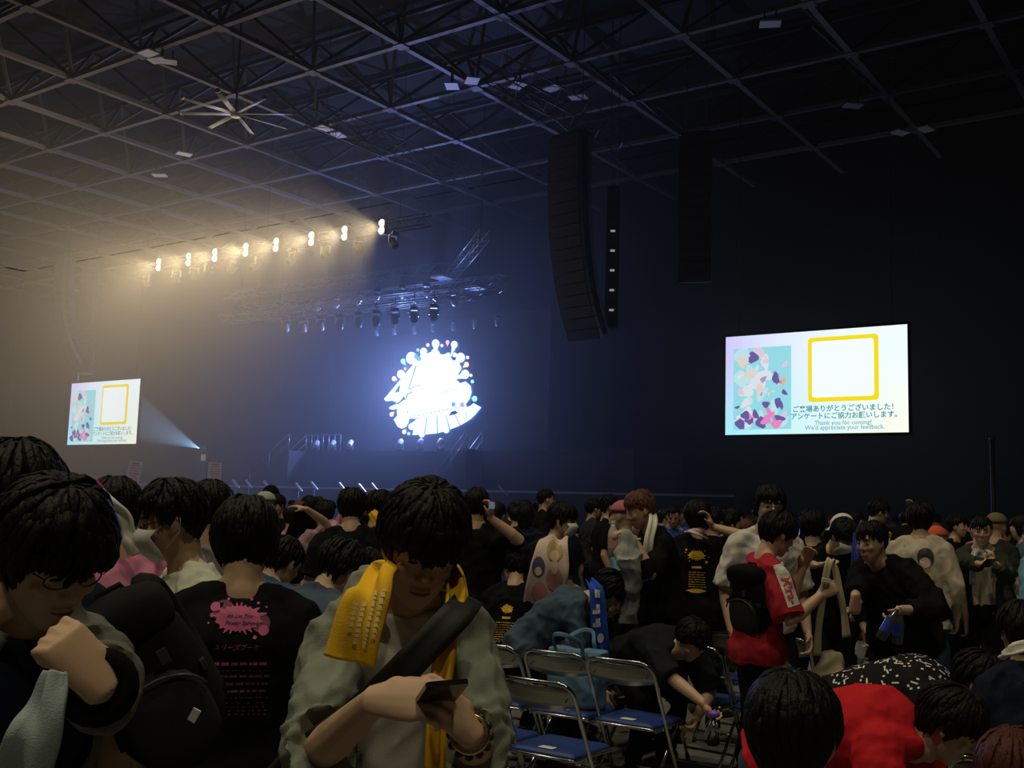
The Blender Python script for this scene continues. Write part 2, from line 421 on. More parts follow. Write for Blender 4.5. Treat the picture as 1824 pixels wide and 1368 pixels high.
truss('dark truss hanging under the roof beside the ceiling fan', A, B, .9, m_dark, .9)
A = on_z(880, 122, 18.3); B = on_z(1115, 250, 18.3)
truss('dark truss hanging under the middle of the roof', A, B, .9, m_dark, .9)

# ---------------------------------------------------------------- stage
m_stage = mat('stage_black', (0.03, 0.033, 0.045), 0.6, noise=0.2, scale=0.8)
sf = on_y(600, 868, 42.0); se = on_y(1020, 878, 42.0); sz = sf[2]
t = thing('stage', 'wide black stage platform below the glowing logo screen', 'stage', (-46, 42, 0))
obj('front_platform', MB().box((-0, 1.9, sz / 2), (56, 3.8, sz)), m_stage, t, smooth=False)
dk = on_y(700, 803, 46.0)[2]
obj('upper_platform', MB().box((5, 6.7, dk / 2), (32, 5.4, dk)), m_stage, t, smooth=False)
obj('edge_strip', MB().box((0, -.03, sz - .05), (56, .08, .1)), mat('edge_strip', (.5, .52, .6), .35, metal=.6), t, smooth=False)
obj('upper_edge_strip', MB().box((5, 3.97, dk - .04), (32, .06, .08)), m_dark, t, smooth=False)
def steps(label, xb, xt, Y):
    """flight of steps with pipe handrails from the front platform to the upper one"""
    t = thing('stage_stairs', label, 'stairs', (0, 0, 0)); n = 9
    for i in range(n):
        x = xb + (xt - xb) * (i + .5) / n; z = sz + (dk - sz) * (i + 1) / n
        obj('step', MB().box((x, Y, z / 2 + sz / 2), (abs(xt - xb) / n, 1.4, z - sz)), m_stage, t, smooth=False)
    for yy in (Y - .7, Y + .7):
        r = MB(); r.tube([(xb, yy, sz + 1.0), (xt, yy, dk + 1.0)], .03, 6); obj('handrail', r, m_alu, t)
        obj('lower_rail', MB().tube([(xb, yy, sz + .5), (xt, yy, dk + .5)], .02, 6), m_alu, t)
        for f in (0, .5, 1): obj('rail_post', MB().tube([(xb + (xt - xb) * f, yy, sz + (dk - sz) * f), (xb + (xt - xb) * f, yy, sz + (dk - sz) * f + 1.0)], .025, 6), m_alu, t)
    return t
b1 = on_y(461, 829, 45.3)[0]; t1 = on_y(531, 776, 45.3)[0]
s = steps('stage stairs with silver handrail left of the logo', b1, t1, 45.3)
e1 = on_y(592, 781, 45.3)[0]
obj('handrail', MB().tube([(t1, 46.0, dk + 1), (e1, 46.0, dk + 1)], .03, 6), m_alu, s)
for k in range(7): obj('rail_post', MB().tube([(t1 + (e1 - t1) * k / 6, 46, dk), (t1 + (e1 - t1) * k / 6, 46, dk + 1)], .022, 6), m_alu, s)
b2 = on_y(793, 838, 45.3)[0]; t2 = on_y(846, 770, 45.3)[0]
steps('stage stairs with silver handrail right of the logo', b2, t2, 45.3)
for i, (x, y) in enumerate([(563, 803), (592, 803), (623, 803), (712, 803), (748, 803), (784, 802)]):
    p = on_y(x, y, 46.6); p[2] = dk + .01
    moving_head('moving head light standing on the upper platform %s' % (['at the left end beside the rail', 'behind the left rail', 'third from the left', 'left one of three under the logo', 'middle one of three under the logo', 'right one of three under the logo'][i]), p, False, 0.9, .4, 0.95, 'moving heads on the upper platform', mat('head_pale', (.7, .7, .74), .3))
for i, (x, y) in enumerate([(420, 862), (443, 862), (475, 864), (532, 868), (560, 866), (610, 868), (645, 870), (668, 869), (897, 873)]):
    p = on_y(x, y, 41.2); 
    t = thing('stage_front_lamp', 'slim lamp bar tilted in front of the stage edge, %s from the left' % ORD[i], 'stage light', (p[0], 41.2, 0), group='tilted lamp bars along the stage edge')
    obj('stand', MB().tube([(0, 0, 0.01), (0, 0, p[2] - .2)], .03, 6), m_dark, t)
    obj('bar', MB().box((0, 0, p[2]), (.7, .12, .12), R=Matrix.Rotation(.7, 3, 'Y')), m_alu, t, smooth=False, bevel=.02)
    obj('lens', MB().box((0, -.07, p[2]), (.6, .02, .07), R=Matrix.Rotation(.7, 3, 'Y')), m_white, t, smooth=False)

# ---------------------------------------------------------------- LED logo on its dark wall
WY = 49.7
led = thing('led_wall', 'huge dark screen wall showing a dazzling white splash logo', 'screen', (on_y(770, 692, WY)[0], WY, dk))
lx = led.location.x
def W(x, y, d=0.0): p = on_y(x, y, WY); return np.array((p[0] - lx, -d, p[2] - dk))
obj('screen_panel', MB().box((0, .2, 4.2), (17, .3, 8.4)), mat('led_off', (.012, .014, .02), .5), led, smooth=False)
def LZ(x, y): return (640 + x / 6.22, 580 + y / 6.22)                 # coordinates of the enlarged crop
m_led = glow('led_white', (0.13, 0.32, 1.0), 13.0)
light('led_wall_light', 'SPOT', (lx, WY - .5, on_y(775, 692, WY)[2]), 6600, (0.29, 0.37, 0.96), aim=(lx, WY - 10, on_y(775, 692, WY)[2]), spot_size=math.radians(178), spot_blend=.6, shadow_soft_size=0.05)  # added spot just in front of the wall, boosts the logo's blue light
def flat(name, pts, m, d=.02):
    P = [W(*LZ(x, y), d) for x, y in pts]
    return obj(name, MB().poly(P, .012, (0, -1, 0)), m, led, smooth=False)
flat('splash', [(585, 450), (640, 400), (700, 300), (760, 300), (830, 260), (880, 280), (900, 320), (1000, 300), (1040, 380), (1110, 420), (1135, 470), (1095, 545), (1120, 570), (1075, 600), (1120, 640),
                (1180, 620), (1235, 670), (1245, 740), (1225, 810), (1180, 870), (1200, 915), (1160, 960), (600, 1030), (550, 1030), (540, 900), (380, 930), (340, 925), (335, 905), (430, 860), (370, 830), (300, 838), (278, 815)], m_led)
flat('splash', [(385, 1040), (425, 1000), (420, 940), (470, 905), (520, 930), (560, 1020), (545, 1075), (520, 1120), (475, 1142), (430, 1120)], m_led)
def drop(x, y, r, tx, ty, m, name='droplet'):
    a0 = math.atan2(ty - y, tx - x); pts = [(x + r * math.cos(a0 + a), y + r * 1.15 * math.sin(a0 + a)) for a in np.linspace(.7, 2 * PI - .7, 15)]
    flat(name, [(tx, ty)] + pts, m)
for a in [(580, 360, 58, 640, 440), (465, 540, 42, 560, 600), (848, 200, 40, 850, 330), (1055, 210, 34, 1020, 340), (1125, 355, 46, 1040, 440), (1175, 540, 44, 1070, 590), (715, 290, 38, 780, 400),
          (695, 1205, 30, 700, 1120), (965, 1155, 32, 965, 1080), (580, 1120, 32, 640, 1040), (470, 960, 48, 560, 900)]: drop(*a, m_led)
cols = {'c': (0.25, .85, 1.0), 'o': (1.0, .62, .25), 'p': (1.0, .35, .9), 'v': (.8, .55, 1.0), 'w': (.8, .9, 1.0)}
for x, y, r, tx, ty, c in [(488, 395, 26, 515, 440, 'c'), (510, 478, 14, 510, 496, 'p'), (388, 588, 24, 425, 602, 'o'), (652, 270, 14, 652, 288, 'c'), (762, 216, 18, 762, 238, 'o'), (918, 222, 16, 918, 240, 'o'),
                           (980, 185, 20, 978, 230, 'p'), (1062, 325, 22, 1040, 350, 'w'), (1202, 354, 17, 1202, 374, 'v'), (1190, 432, 26, 1150, 465, 'o'), (1240, 552, 16, 1240, 570, 'o'), (1255, 620, 18, 1255, 640, 'c'),
                           (1280, 810, 28, 1245, 805, 'c'), (360, 985, 22, 392, 955, 'v'), (500, 1178, 22, 522, 1150, 'o'), (550, 1198, 17, 550, 1216, 'c')]:
    drop(x, y, r, tx, ty, glow('led_' + c, cols[c], 2.0))
# piano keys fanning along the lower edge
ko = [(585, 1212), (725, 1206), (870, 1192), (1005, 1152), (1120, 1105), (1208, 1055), (1275, 1000), (1320, 945), (1352, 905)]
ki = [(620, 1040), (755, 1000), (862, 980), (955, 965), (1045, 950), (1165, 920), (1195, 910), (1238, 885), (1270, 860)]
for i in range(8):
    g = 0.05
    lerp = lambda a, b, t: (a[0] + (b[0] - a[0]) * t, a[1] + (b[1] - a[1]) * t)
    flat('piano_key', [lerp(ko[i], ko[i + 1], g), lerp(ko[i], ko[i + 1], 1 - g), lerp(ki[i], ki[i + 1], 1 - g), lerp(ki[i], ki[i + 1], g)], m_led)
m_line = mat('led_unlit', (.03, .035, .08), .5)
for a in [[(395, 745), (462, 650), (448, 738)], [(995, 1003), (1025, 955), (1070, 940), (1103, 968), (1050, 990)], [(505, 770), (515, 825), (490, 830), (435, 868), (425, 862), (480, 815)], [(743, 305), (810, 275), (805, 290), (760, 312)], [(895, 305), (985, 290), (960, 318), (925, 322)],
          [(644, 442), (630, 448), (545, 705), (557, 708)], [(420, 868), (488, 816), (500, 826), (436, 872)], [(520, 822), (532, 752), (602, 730), (604, 742), (545, 766), (528, 826)], [(560, 700), (700, 640), (702, 650), (565, 710)], [(1012, 345), (1060, 350), (1085, 360), (1045, 388)]]: flat('unlit_gap', a, m_line, .05)
m_pale = glow('led_pale', (.32, .40, .66), 1.0)
for a in [[(510, 820), (530, 758), (600, 735), (600, 740), (534, 763), (515, 822)], [(340, 912), (550, 857), (550, 862), (342, 918)], [(300, 820), (430, 785), (525, 712), (527, 717), (432, 790), (302, 825)], [(366, 763), (462, 648), (465, 652), (370, 765)]]:
    flat('outline', a, m_pale, .05)
for k in range(9):
    x = 780 + k * 36; y = 768 - k * 8; flat('outline', [(x, y + 8), (x + 20, y - 8), (x + 26, y - 2), (x + 6, y + 15)], m_pale, .05)
for k in range(14):
    x = 560 + k * 45; y = 1010 - k * 9; flat('outline', [(x, y + 10), (x + 26, y - 14), (x + 32, y - 8), (x + 7, y + 17)], m_pale, .05)
for x, y, c in ((635, 345, 'c'), (672, 370, 'c'), (1050, 875, 'c'), (1145, 875, 'v')):
    flat('petal', [(x + 22 * math.cos(a), y + 28 * math.sin(a)) for a in np.linspace(0, 2 * PI, 11)[:-1]], glow('led_deep_' + c, (.1, .55, .95) if c == 'c' else (.6, .5, 1), 0.9), .05)

# ---------------------------------------------------------------- projection screens
def screen(label, A, B, Ct, D, back):
    """A top-left, B top-right, Ct bottom-right, D bottom-left pixels"""
    a, b, c, d = (on_y(*p, 44.0) for p in (A, B, Ct, D))
    xl = (a[0] + d[0]) / 2; xr = (b[0] + c[0]) / 2; zt = (a[2] + b[2]) / 2; zb = (c[2] + d[2]) / 2
    w, h = xr - xl, zt - zb
    t = thing('projection_screen', label, 'screen', ((xl + xr) / 2, 44, zb))
    m = MATS.get('screen_picture')
    if m is None:
        m = bpy.data.materials.new('screen_picture'); m.use_nodes = True; nt = m.node_tree; n = nt.nodes
        n.remove(n['Principled BSDF']); tc = n.new('ShaderNodeTexCoord'); sp = n.new('ShaderNodeSeparateXYZ'); nt.links.new(tc.outputs['Generated'], sp.inputs[0])
        r = n.new('ShaderNodeValToRGB'); cr = r.color_ramp; cr.elements[0].color = (.62, .58, .95, 1); cr.elements[1].color = (.86, .97, 1.0, 1)
        e = cr.elements.new(.3); e.color = (.72, .82, 1, 1); e = cr.elements.new(.75); e.color = (.86, .98, 1, 1)
        nt.links.new(sp.outputs['X'], r.inputs[0])
        r2 = n.new('ShaderNodeValToRGB'); r2.color_ramp.elements[0].color = (.35, .85, 1, 1); r2.color_ramp.elements[1].color = (.98, 1.0, .80, 1)
        nt.links.new(sp.outputs['X'], r2.inputs[0])
        mr = n.new('ShaderNodeMapRange'); mr.inputs[1].default_value = .75; mr.inputs[2].default_value = 0; nt.links.new(sp.outputs['Z'], mr.inputs[0])
        mx = n.new('ShaderNodeMix'); mx.data_type = 'RGBA'; nt.links.new(mr.outputs[0], mx.inputs[0]); nt.links.new(r.outputs[0], mx.inputs[6]); nt.links.new(r2.outputs[0], mx.inputs[7])
        em = n.new('ShaderNodeEmission'); em.inputs[1].default_value = 1.06; nt.links.new(mx.outputs[2], em.inputs[0]); nt.links.new(em.outputs[0], n['Material Output'].inputs[0])
        MATS['screen_picture'] = m
    obj('picture', MB().box((0, 0, h / 2), (w, .02, h)), m, t, smooth=False)
    fr = MB()
    for c0, s0 in (((0, .04, -.06), (w + .24, .1, .12)), ((0, .04, h + .06), (w + .24, .1, .12)), ((-w / 2 - .06, .04, h / 2), (.12, .1, h)), ((w / 2 + .06, .04, h / 2), (.12, .1, h))): obj('frame_bar', MB().box(c0, s0), m_black, t, smooth=False)
    S = lambda u, v, d=.015: np.array(((u - .5) * w, -d, v * h))
    def fl(name, pts, m, d): return obj(name, MB().poly([S(u, v, d) for u, v in pts]), m, t, smooth=False)
    fl('art_panel', [(.05, .05), (.385, .05), (.385, .87), (.05, .87)], glow('art_cyan', (.36, .85, .95), .85), .05)
    # a plain, generic pastel composition stands in for the poster art
    rr = random.Random(4)
    pal = [(.95, .55, .35), (.9, .7, .85), (.16, .13, .42), (.5, .35, .75), (.95, .3, .65), (.85, .93, 1), (.75, .5, .4), (.95, .78, .68), (.62, .92, .98)]
    spots = []
    for k in range(20): spots.append((rr.uniform(.085, .35), rr.uniform(.1, .82), rr.choice((5, 5, 8, 1)), rr.uniform(.05, .075)))
    for k in range(30):
        v = rr.uniform(.12, .82); spots.append((rr.uniform(.08, .355), v, rr.choice((2, 2, 3, 4, 4, 1)) if v < .4 else rr.choice((0, 1, 1, 3, 5, 6, 7, 2)), rr.uniform(.02, .048)))
    for k in range(8): spots.append((.1 + .03 * k, rr.uniform(.09, .2), 4 if k > 4 else 2, rr.uniform(.03, .045)))
    for k in range(12): spots.append((rr.uniform(.09, .34), rr.uniform(.2, .8), 7, rr.uniform(.01, .016)))
    for k, (u, v, c, r) in enumerate(spots):
        tw_ = rr.uniform(0, PI); el = rr.uniform(1.0, 2.2)
        pts = []
        for a in np.linspace(0, 2 * PI, 13)[:-1]:
            q = (1 + .18 * math.sin(3 * a + k)); x_ = r * q * math.cos(a); y_ = r * q / el * math.sin(a); X_ = x_ * math.cos(tw_) - y_ * math.sin(tw_); Y_ = x_ * math.sin(tw_) + y_ * math.cos(tw_)
            pts.append((min(.383, max(.052, u + X_ * .75)), min(.868, max(.052, v + Y_ * 1.35))))
        fl('art_shape', pts, glow('art_%d' % c, pal[c], .85), .06 + .003 * k)
    ro = []
    def rrect(u0, v0, u1, v1, r): 
        q = []
        for (cu, cv, a0) in ((u1 - r, v1 - r * 1.8, 0), (u0 + r, v1 - r * 1.8, PI / 2), (u0 + r, v0 + r * 1.8, PI), (u1 - r, v0 + r * 1.8, 1.5 * PI)):
            for a in np.linspace(a0, a0 + PI / 2, 5): q.append((cu + r * math.cos(a), cv + r * 1.8 * math.sin(a)))
        return q
    fl('yellow_frame', rrect(.48, .305, .855, .93, .02), glow('frame_yellow', (1.0, .78, .01), .95), .06)
    fl('white_field', rrect(.502, .345, .833, .89, .015), glow('field_white', (.9, .97, 1), 1.05), .1)
    def txt(s_, u, v, hh, m, **k):
        q, f = text_mesh(s_, 1.0, **k); wd = np.ptp(q[:, 0])
        return q, f, wd
    for s_, u, v, wid, m2, b in (('ご来場ありがとうございました！', .672, .235, .53, glow('text_teal', (.04, .34, .44), .8), .018), ('アンケートにご協力お願いします。', .675, .165, .56, glow('text_teal', (.04, .34, .44), .8), .018),
                             ('Thank you for coming!', .665, .1, .3, glow('text_blue', (.3, .52, .72), .8), .014), ("We'd appreciate your feedback.", .672, .055, .42, glow('text_blue', (.3, .52, .72), .8), .014)):
        q, f = text_mesh(s_, 1.0, bold=b); k = wid * w / np.ptp(q[:, 0]); q = q * k
        P = np.stack([q[:, 0] + (u - .5) * w, np.full(len(q), -.06), q[:, 1] + v * h], 1)
        tag(obj('lettering', MB().add(P, f), m2, t, smooth=False), kind='stuff')
    for sx in (-1, 1): obj('hanging_cable', MB().tube([(sx * w * .42, .05, h + .1), (sx * w * .42, .05, 22.8 - zb)], .02, 5), m_dark, t)
    return t
screen('big bright projection screen hanging at the right of the hall', (1293, 601), (1617, 577), (1618, 771), (1292, 774), False)
screen('smaller looking projection screen far away at the left', (128, 682), (250, 676), (243, 791), (120, 792), True)
# projector behind the left screen
pp = on_y(362, 799, 49.0)
t = thing('projector', 'projector on a tower throwing a blue beam at the back of the left screen', 'projector', (pp[0], 49, 0))
obj('tower', MB().box((0, 0, (pp[2] - .25) / 2), (.5, .5, pp[2] - .25)), m_black, t, smooth=False)
obj('body', MB().box((.35, 0, pp[2]), (.8, .6, .4)), m_dark, t, smooth=False, bevel=.03)
obj('lens', MB().ball((-.12, 0, pp[2]), .1, .14, .14), glow('projector_lens', (.45, .75, 1), 14), t)
sc_c = (on_y(128, 682, 44)[0] + 4, 44, 7.2)
light('projector_light', 'SPOT', (pp[0] - .25, 49 - .1, pp[2]), 60000, (0.35, 0.62, 1.0), aim=(on_y(186, 735, 44)[0] + 0.5, 44.3, 7.6), spot_size=math.radians(40), spot_blend=.15, shadow_soft_size=.02)

# ---------------------------------------------------------------- hanging loudspeaker arrays
m_spk = mat('speaker_black', (0.05, 0.055, 0.075), 0.55, noise=.2, scale=20)
m_grill = mat('speaker_grille', (0.06, 0.065, 0.09), 0.5, noise=.3, scale=60)
def array(label, top, n, size, a0, a1, yaw, mark=None):
    """cabinets hung under each other, tilting from a0 to a1"""
    t = thing('line_array', label, 'loudspeaker', top, yaw)
    obj('rigging_frame', MB().box((0, 0, .12), (size[0] * .9, size[1] * .8, .16)), m_dark, t, smooth=False)
    for s in (-1, 1): obj('hanging_chain', MB().tube([(s * size[0] * .3, 0, .2), (s * size[0] * .3, 0, 22.8 - top[2])], .02, 5), m_dark, t)
    w, d, h = size; y = 0.0; z = 0.0; c0 = None
    for i in range(n):
        a = math.radians(a0 + (a1 - a0) * (i / max(1, n - 1)) ** 1.8)
        if c0 is None:
            c = c0 = obj('speaker_cabinet', MB().loft([((0, 0, -h / 2 + .01), (w / 2, 0, 0), (0, d / 2, 0)), ((0, 0, h / 2 - .01), (w / 2, 0, 0), (0, d / 2, 0))], 4, sq=.01).box((0, -d / 2 + .1, 0), (w, .2, h * .97)), m_spk, t, smooth=False)
            g0 = obj('grille', MB().box((0, -d / 2 - .012, 0), (w * .94, .02, h * .86)), m_grill, c, smooth=False)
            k0 = None
        else:
            c = inst(c0, 'speaker_cabinet', t); inst(g0, 'grille', c)
            if mark and i > n - 11 and i % 2 == n % 2:
                if k0 is None: k0 = obj('badge', MB().box((0, -d / 2 - .03, h * .3), (w * .35, .02, h * .22)), mark, c, smooth=False)
                else: inst(k0, 'badge', c)
        c.location = (0, y - math.sin(a) * h / 2 * -1, z - math.cos(a) * h / 2); c.rotation_euler = (a, 0, 0)
        y += math.sin(a) * h; z -= math.cos(a) * h
def hang(px, py, Y, n, size, a0, a1, label, yaw=0.0, mark=None):
    p = on_y(px, py, Y); h = size[2]
    tot = sum(math.cos(math.radians(a0 + (a1 - a0) * (i / max(1, n - 1)) ** 1.8)) * h for i in range(n))
    p[2] += tot; array(label, p, n, size, a0, a1, yaw, mark)
hang(104, 640, 38, 16, (1.3, .9, .42), 0, 38, 'curved loudspeaker array hanging farthest left in the haze', math.radians(-8))
hang(150, 666, 40, 14, (1.0, 1.0, .5), 0, 0, 'straight column of loudspeakers hanging over the left screen', math.radians(30))
hang(1012, 588, 36, 18, (1.7, 1.1, .46), 0, 30, 'big curved loudspeaker array hanging right of the stage', math.radians(-8))
hang(1089, 587, 38, 14, (.55, .7, .42), 0, 0, 'narrow loudspeaker column with white badges right of the stage', math.radians(28), mat('badge_white', (.8, .8, .8), .5, emit=(1, 1, 1), estr=.25))  # white badges have a faint glow put into their material
hang(1238, 500, 38, 14, (1.3, .9, .42), 0, 10, 'dim loudspeaker column hanging left of the big screen', math.radians(20))
# placards and pole
def placard(label, px, py, z, w, h, tilt):
    p = at(px, py, z); t = thing('placard', label, 'sign', (p[0], p[1], 0), YAW + .1)
    R = np.array(Matrix.Rotation(tilt, 3, 'Y'))
    m_pap = MATS.get('placard_paper')
    if m_pap is None:                                                  # thin paper that lets the stage light through
        m_pap = mat('placard_paper', (.9, .74, .76), .8); nt = m_pap.node_tree; tr_ = nt.nodes.new('ShaderNodeBsdfTranslucent'); tr_.inputs[0].default_value = (.9, .72, .74, 1); mx = nt.nodes.new('ShaderNodeMixShader'); mx.inputs[0].default_value = .6
        nt.links.new(nt.nodes['Principled BSDF'].outputs[0], mx.inputs[1]); nt.links.new(tr_.outputs[0], mx.inputs[2]); nt.links.new(mx.outputs[0], nt.nodes['Material Output'].inputs[0])
    obj('board', MB().poly([R @ V3(sx * w / 2, 0, sz_ * h / 2) + V3(0, 0, p[2]) for sx, sz_ in ((-1, -1), (1, -1), (1, 1), (-1, 1))]), m_pap, t, smooth=False)
    obj('pole', MB().tube([R @ V3(0, 0.012, -h * .3) + V3(0, 0, p[2]), (0.0, .02, .0)], .012, 6), m_white, t)
    mm = mat('placard_ink', (.3, .22, .23), .8); ink = MB()
    rr = random.Random(px)
    for r_ in range(9):
        wv = w * (.5 if r_ in (0, 5) else .7); zz = h * (.42 - .095 * r_); x = -wv / 2
        hh = h * (.04 if r_ in (0, 4) else .02)
        while x < wv / 2:
            l = rr.uniform(.04, .1) * w
            ink.box(R @ V3(x + l / 2, -.009, zz) + V3(0, 0, p[2]), (l * .8, .003, hh), R); x += l * 1.25
    tag(obj('print', ink, mm, t, smooth=False), kind='stuff')
placard('pinkish paper placard tilted over the crowd, left one', 238, 845, 16, .2, .4, .14)
placard('pinkish paper placard held upright over the crowd, right one', 382, 846, 16, .2, .38, 0)
t = thing('small_sign', 'small white card sign on a thin stand under the projector', 'sign', (on_y(362, 815, 38)[0], 38, 0), YAW)
zz = on_y(362, 815, 38)[2]
obj('card', MB().box((0, 0, zz), (.26, .02, .36)), m_white, t, smooth=False); obj('stand', MB().tube([(0, .03, 0), (0, .03, zz)], .02, 6), m_dark, t)
p = at(1767, 782, 24); t = thing('dark_pole', 'dark upright pole standing beyond the crowd at the right', 'pole', (p[0], p[1], 0))
obj('shaft', MB().tube([(0, 0, 0), (0, 0, p[2])], .05, 8), m_black, t); obj('cap', MB().ball((0, 0, p[2]), .07), m_dark, t)


# ---------------------------------------------------------------- people
m_skin = mat('skin', (0.55, 0.36, 0.24), 0.5, noise=0.06, scale=18, spec=0.4)
m_lip = mat('lips', (0.38, 0.17, 0.13), 0.5)
m_eye = mat('eye', (0.02, 0.015, 0.012), 0.15)
m_hair = mat('hair_black', (0.005, 0.0045, 0.0045), 0.55, noise=.3, scale=40, bump=0.6, bscale=110, stretch=(1, 1, .12), spec=.16)
m_brown = mat('hair_brown', (0.10, 0.045, 0.025), 0.55, noise=.3, scale=40, bump=0.6, bscale=110, stretch=(1, 1, .12), spec=.16)
m_pinkhair = mat('hair_pink', (0.11, 0.045, 0.036), 0.55, noise=.3, scale=40, bump=0.6, bscale=110, stretch=(1, 1, .12), spec=.16)
m_redhair = mat('hair_dark_red', (0.07, 0.022, 0.018), 0.55, noise=.3, scale=40, bump=0.6, bscale=110, stretch=(1, 1, .12), spec=.16)
m_shoe = mat('shoe_black', (0.02, 0.02, 0.02), 0.5); m_sole = mat('shoe_sole', (.7, .7, .68), .6)
BLK = cloth('black', (0.006, 0.006, 0.0065)); NAVY = cloth('navy', (0.010, 0.014, 0.032)); GREY = cloth('grey', (0.23, 0.25, 0.21)); WHT = cloth('white', (0.62, 0.6, 0.54))
CHAR = cloth('charcoal', (0.025, 0.025, 0.026)); DENIM = cloth('denim', (0.04, 0.075, 0.15)); REDC = cloth('red', (0.55, 0.012, 0.02)); BLUEC = cloth('blue', (0.02, 0.08, 0.4))

def Rx(a): return np.array(Matrix.Rotation(a, 3, 'X'))
def Ry(a): return np.array(Matrix.Rotation(a, 3, 'Y'))
def Rz(a): return np.array(Matrix.Rotation(a, 3, 'Z'))
def sstep(a, b, x): t = np.clip((x - a) / (b - a), 0, 1); return t * t * (3 - 2 * t)

TORSO = [(-.13, .150, .105), (-.06, .166, .118), (.04, .164, .118), (.2, .150, .108), (.38, .148, .108), (.58, .160, .116), (.74, .166, .118), (.84, .150, .108), (.92, .112, .088), (.985, .078, .068)]

class Person: pass

def ik(S, W, la, lb, pole):
    d = W - S; L = np.linalg.norm(d); mx = (la + lb) * .995
    if L > mx: W = S + d / L * mx; d = W - S; L = mx
    a = (la * la - lb * lb + L * L) / (2 * L); h = math.sqrt(max(0, la * la - a * a)); u = d / L
    pv = np.asarray(pole, float); pv = unit(pv - u * (pv @ u))
    return S + u * a + pv * h, W

def hand(mb, wrist, d, n, side, s=1.0, curl=(20, 25, 20), spread=6, thumb=(35, 20), fr=.0088):
    """palm and five fingers; d points to the fingers, n out of the palm, side=+1 right hand"""
    d = unit(d); n = unit(np.asarray(n, float) - d * (np.asarray(n, float) @ d)); wv = np.cross(d, n) * side   # towards the thumb
    P = lambda a, b, c: wrist + (d * a + wv * b + n * c) * s
    mb.loft([(P(a, b, c), wv * hw * s, n * hn * s) for a, b, c, hw, hn in ((-.015, 0, 0, .026, .02), (.015, .002, 0, .034, .018), (.045, .003, .002, .041, .017), (.075, 0, .002, .042, .014), (.092, 0, .002, .038, .011))], 12)
    mb.ball(P(.035, .028, .008), .024 * s, .02 * s, .02 * s)
    for k, (off, ln) in enumerate(((.030, .072), (.010, .080), (-.010, .074), (-.029, .058))):
        a = math.radians(spread * (1.5 - k) / 1.5); p = P(.085, off, .001); ang = 0.0; pts = [p - d * .02 * s, p]; rr = [fr * s * 1.05, fr * s * 1.05]
        base = d * math.cos(a) + wv * math.sin(a)
        for j, fr_ in enumerate((.45, .31, .24)):
            ang += math.radians(curl[j] * (1 + .12 * k)); p = p + (base * math.cos(ang) + n * math.sin(ang)) * ln * fr_ * s
            pts.append(p); rr.append(fr * s * (1, .92, .8)[j])
        mb.tube(pts, rr, 8); mb.ball(pts[-1], rr[-1], nu=8, nv=6)
    p = P(.022, .03, .006); t1, t2 = math.radians(thumb[0]), math.radians(thumb[1]); pts = [P(.01, .012, .002), p]; rr = [.0125 * s, .0115 * s]
    dr = d * math.cos(t1) + wv * math.sin(t1)
    p = p + (dr * math.cos(t2) + n * math.sin(t2)) * .036 * s; pts.append(p); rr.append(.0102 * s)
    dr = d * math.cos(t1 * .5) + wv * math.sin(t1 * .5)
    p = p + (dr * math.cos(t2 * 1.4) + n * math.sin(t2 * 1.4)) * .03 * s; pts.append(p); rr.append(.0085 * s)
    mb.tube(pts, rr, 8); mb.ball(pts[-1], rr[-1], nu=8, nv=6)

def head_shape(mb, H, s, female=False, smile=False, jaw=1.0):
    """H: 4x4-like (centre c, R) ; x right, y front, z up"""
    c, R = H; T = lambda x, y, z: c + R @ (V3(x, y, z) * s)
    B = lambda x, y, z, rx, ry, rz, A=None: mb.ball(T(x, y, z), rx * s, ry * s, rz * s, R=R if A is None else R @ A, nu=18, nv=12)
    B(0, -.012, .03, .076, .096, .086)
    sect = [(.02, .072, .070, .012), (-.01, .071, .070, .014), (-.04, .067 * jaw, .067, .016), (-.07, .058 * jaw, .058, .022), (-.095, .042 * jaw, .042, .034), (-.112, .022, .024, .048)]
    mb.loft([(T(0, y, z), R @ V3(rx * s, 0, 0), R @ V3(0, ry * s, 0)) for z, rx, ry, y in sect], 18)
    B(0, .058, -.100, .022, .016, .016)                                   # chin
    B(0, .070, .034, .046, .014, .013)                                    # brow
    for sx in (-1, 1):
        B(sx * .036, .058, -.022, .024, .024, .022)                       # cheek
        B(sx * .030, .0715, .0085, .015, .0105, .0095)                    # eyelids
        B(sx * .0765, -.004, -.004, .008, .019, .031, Rz(-sx * .35))      # ear
        B(sx * .071, .006, -.022, .008, .012, .02)
        B(sx * .012, .088, -.029, .0085, .010, .008)                      # nostril wing
    mb.tube([T(0, .080, .026), T(0, .090, .004), T(0, .1, -.018), T(0, .102, -.026)], [.008 * s, .009 * s, .0105 * s, .0095 * s], 8)
    B(0, .1, -.024, .0105, .0095, .009)
    B(0, .078, -.058, .024, .012, .0065); B(0, .077, -.069, .021, .012, .0075)
    mb.tube([T(0, -.028, .0), T(0, -.028, -.09), T(0, -.03, -.14)], [.055 * s, .055 * s, .056 * s], 14)

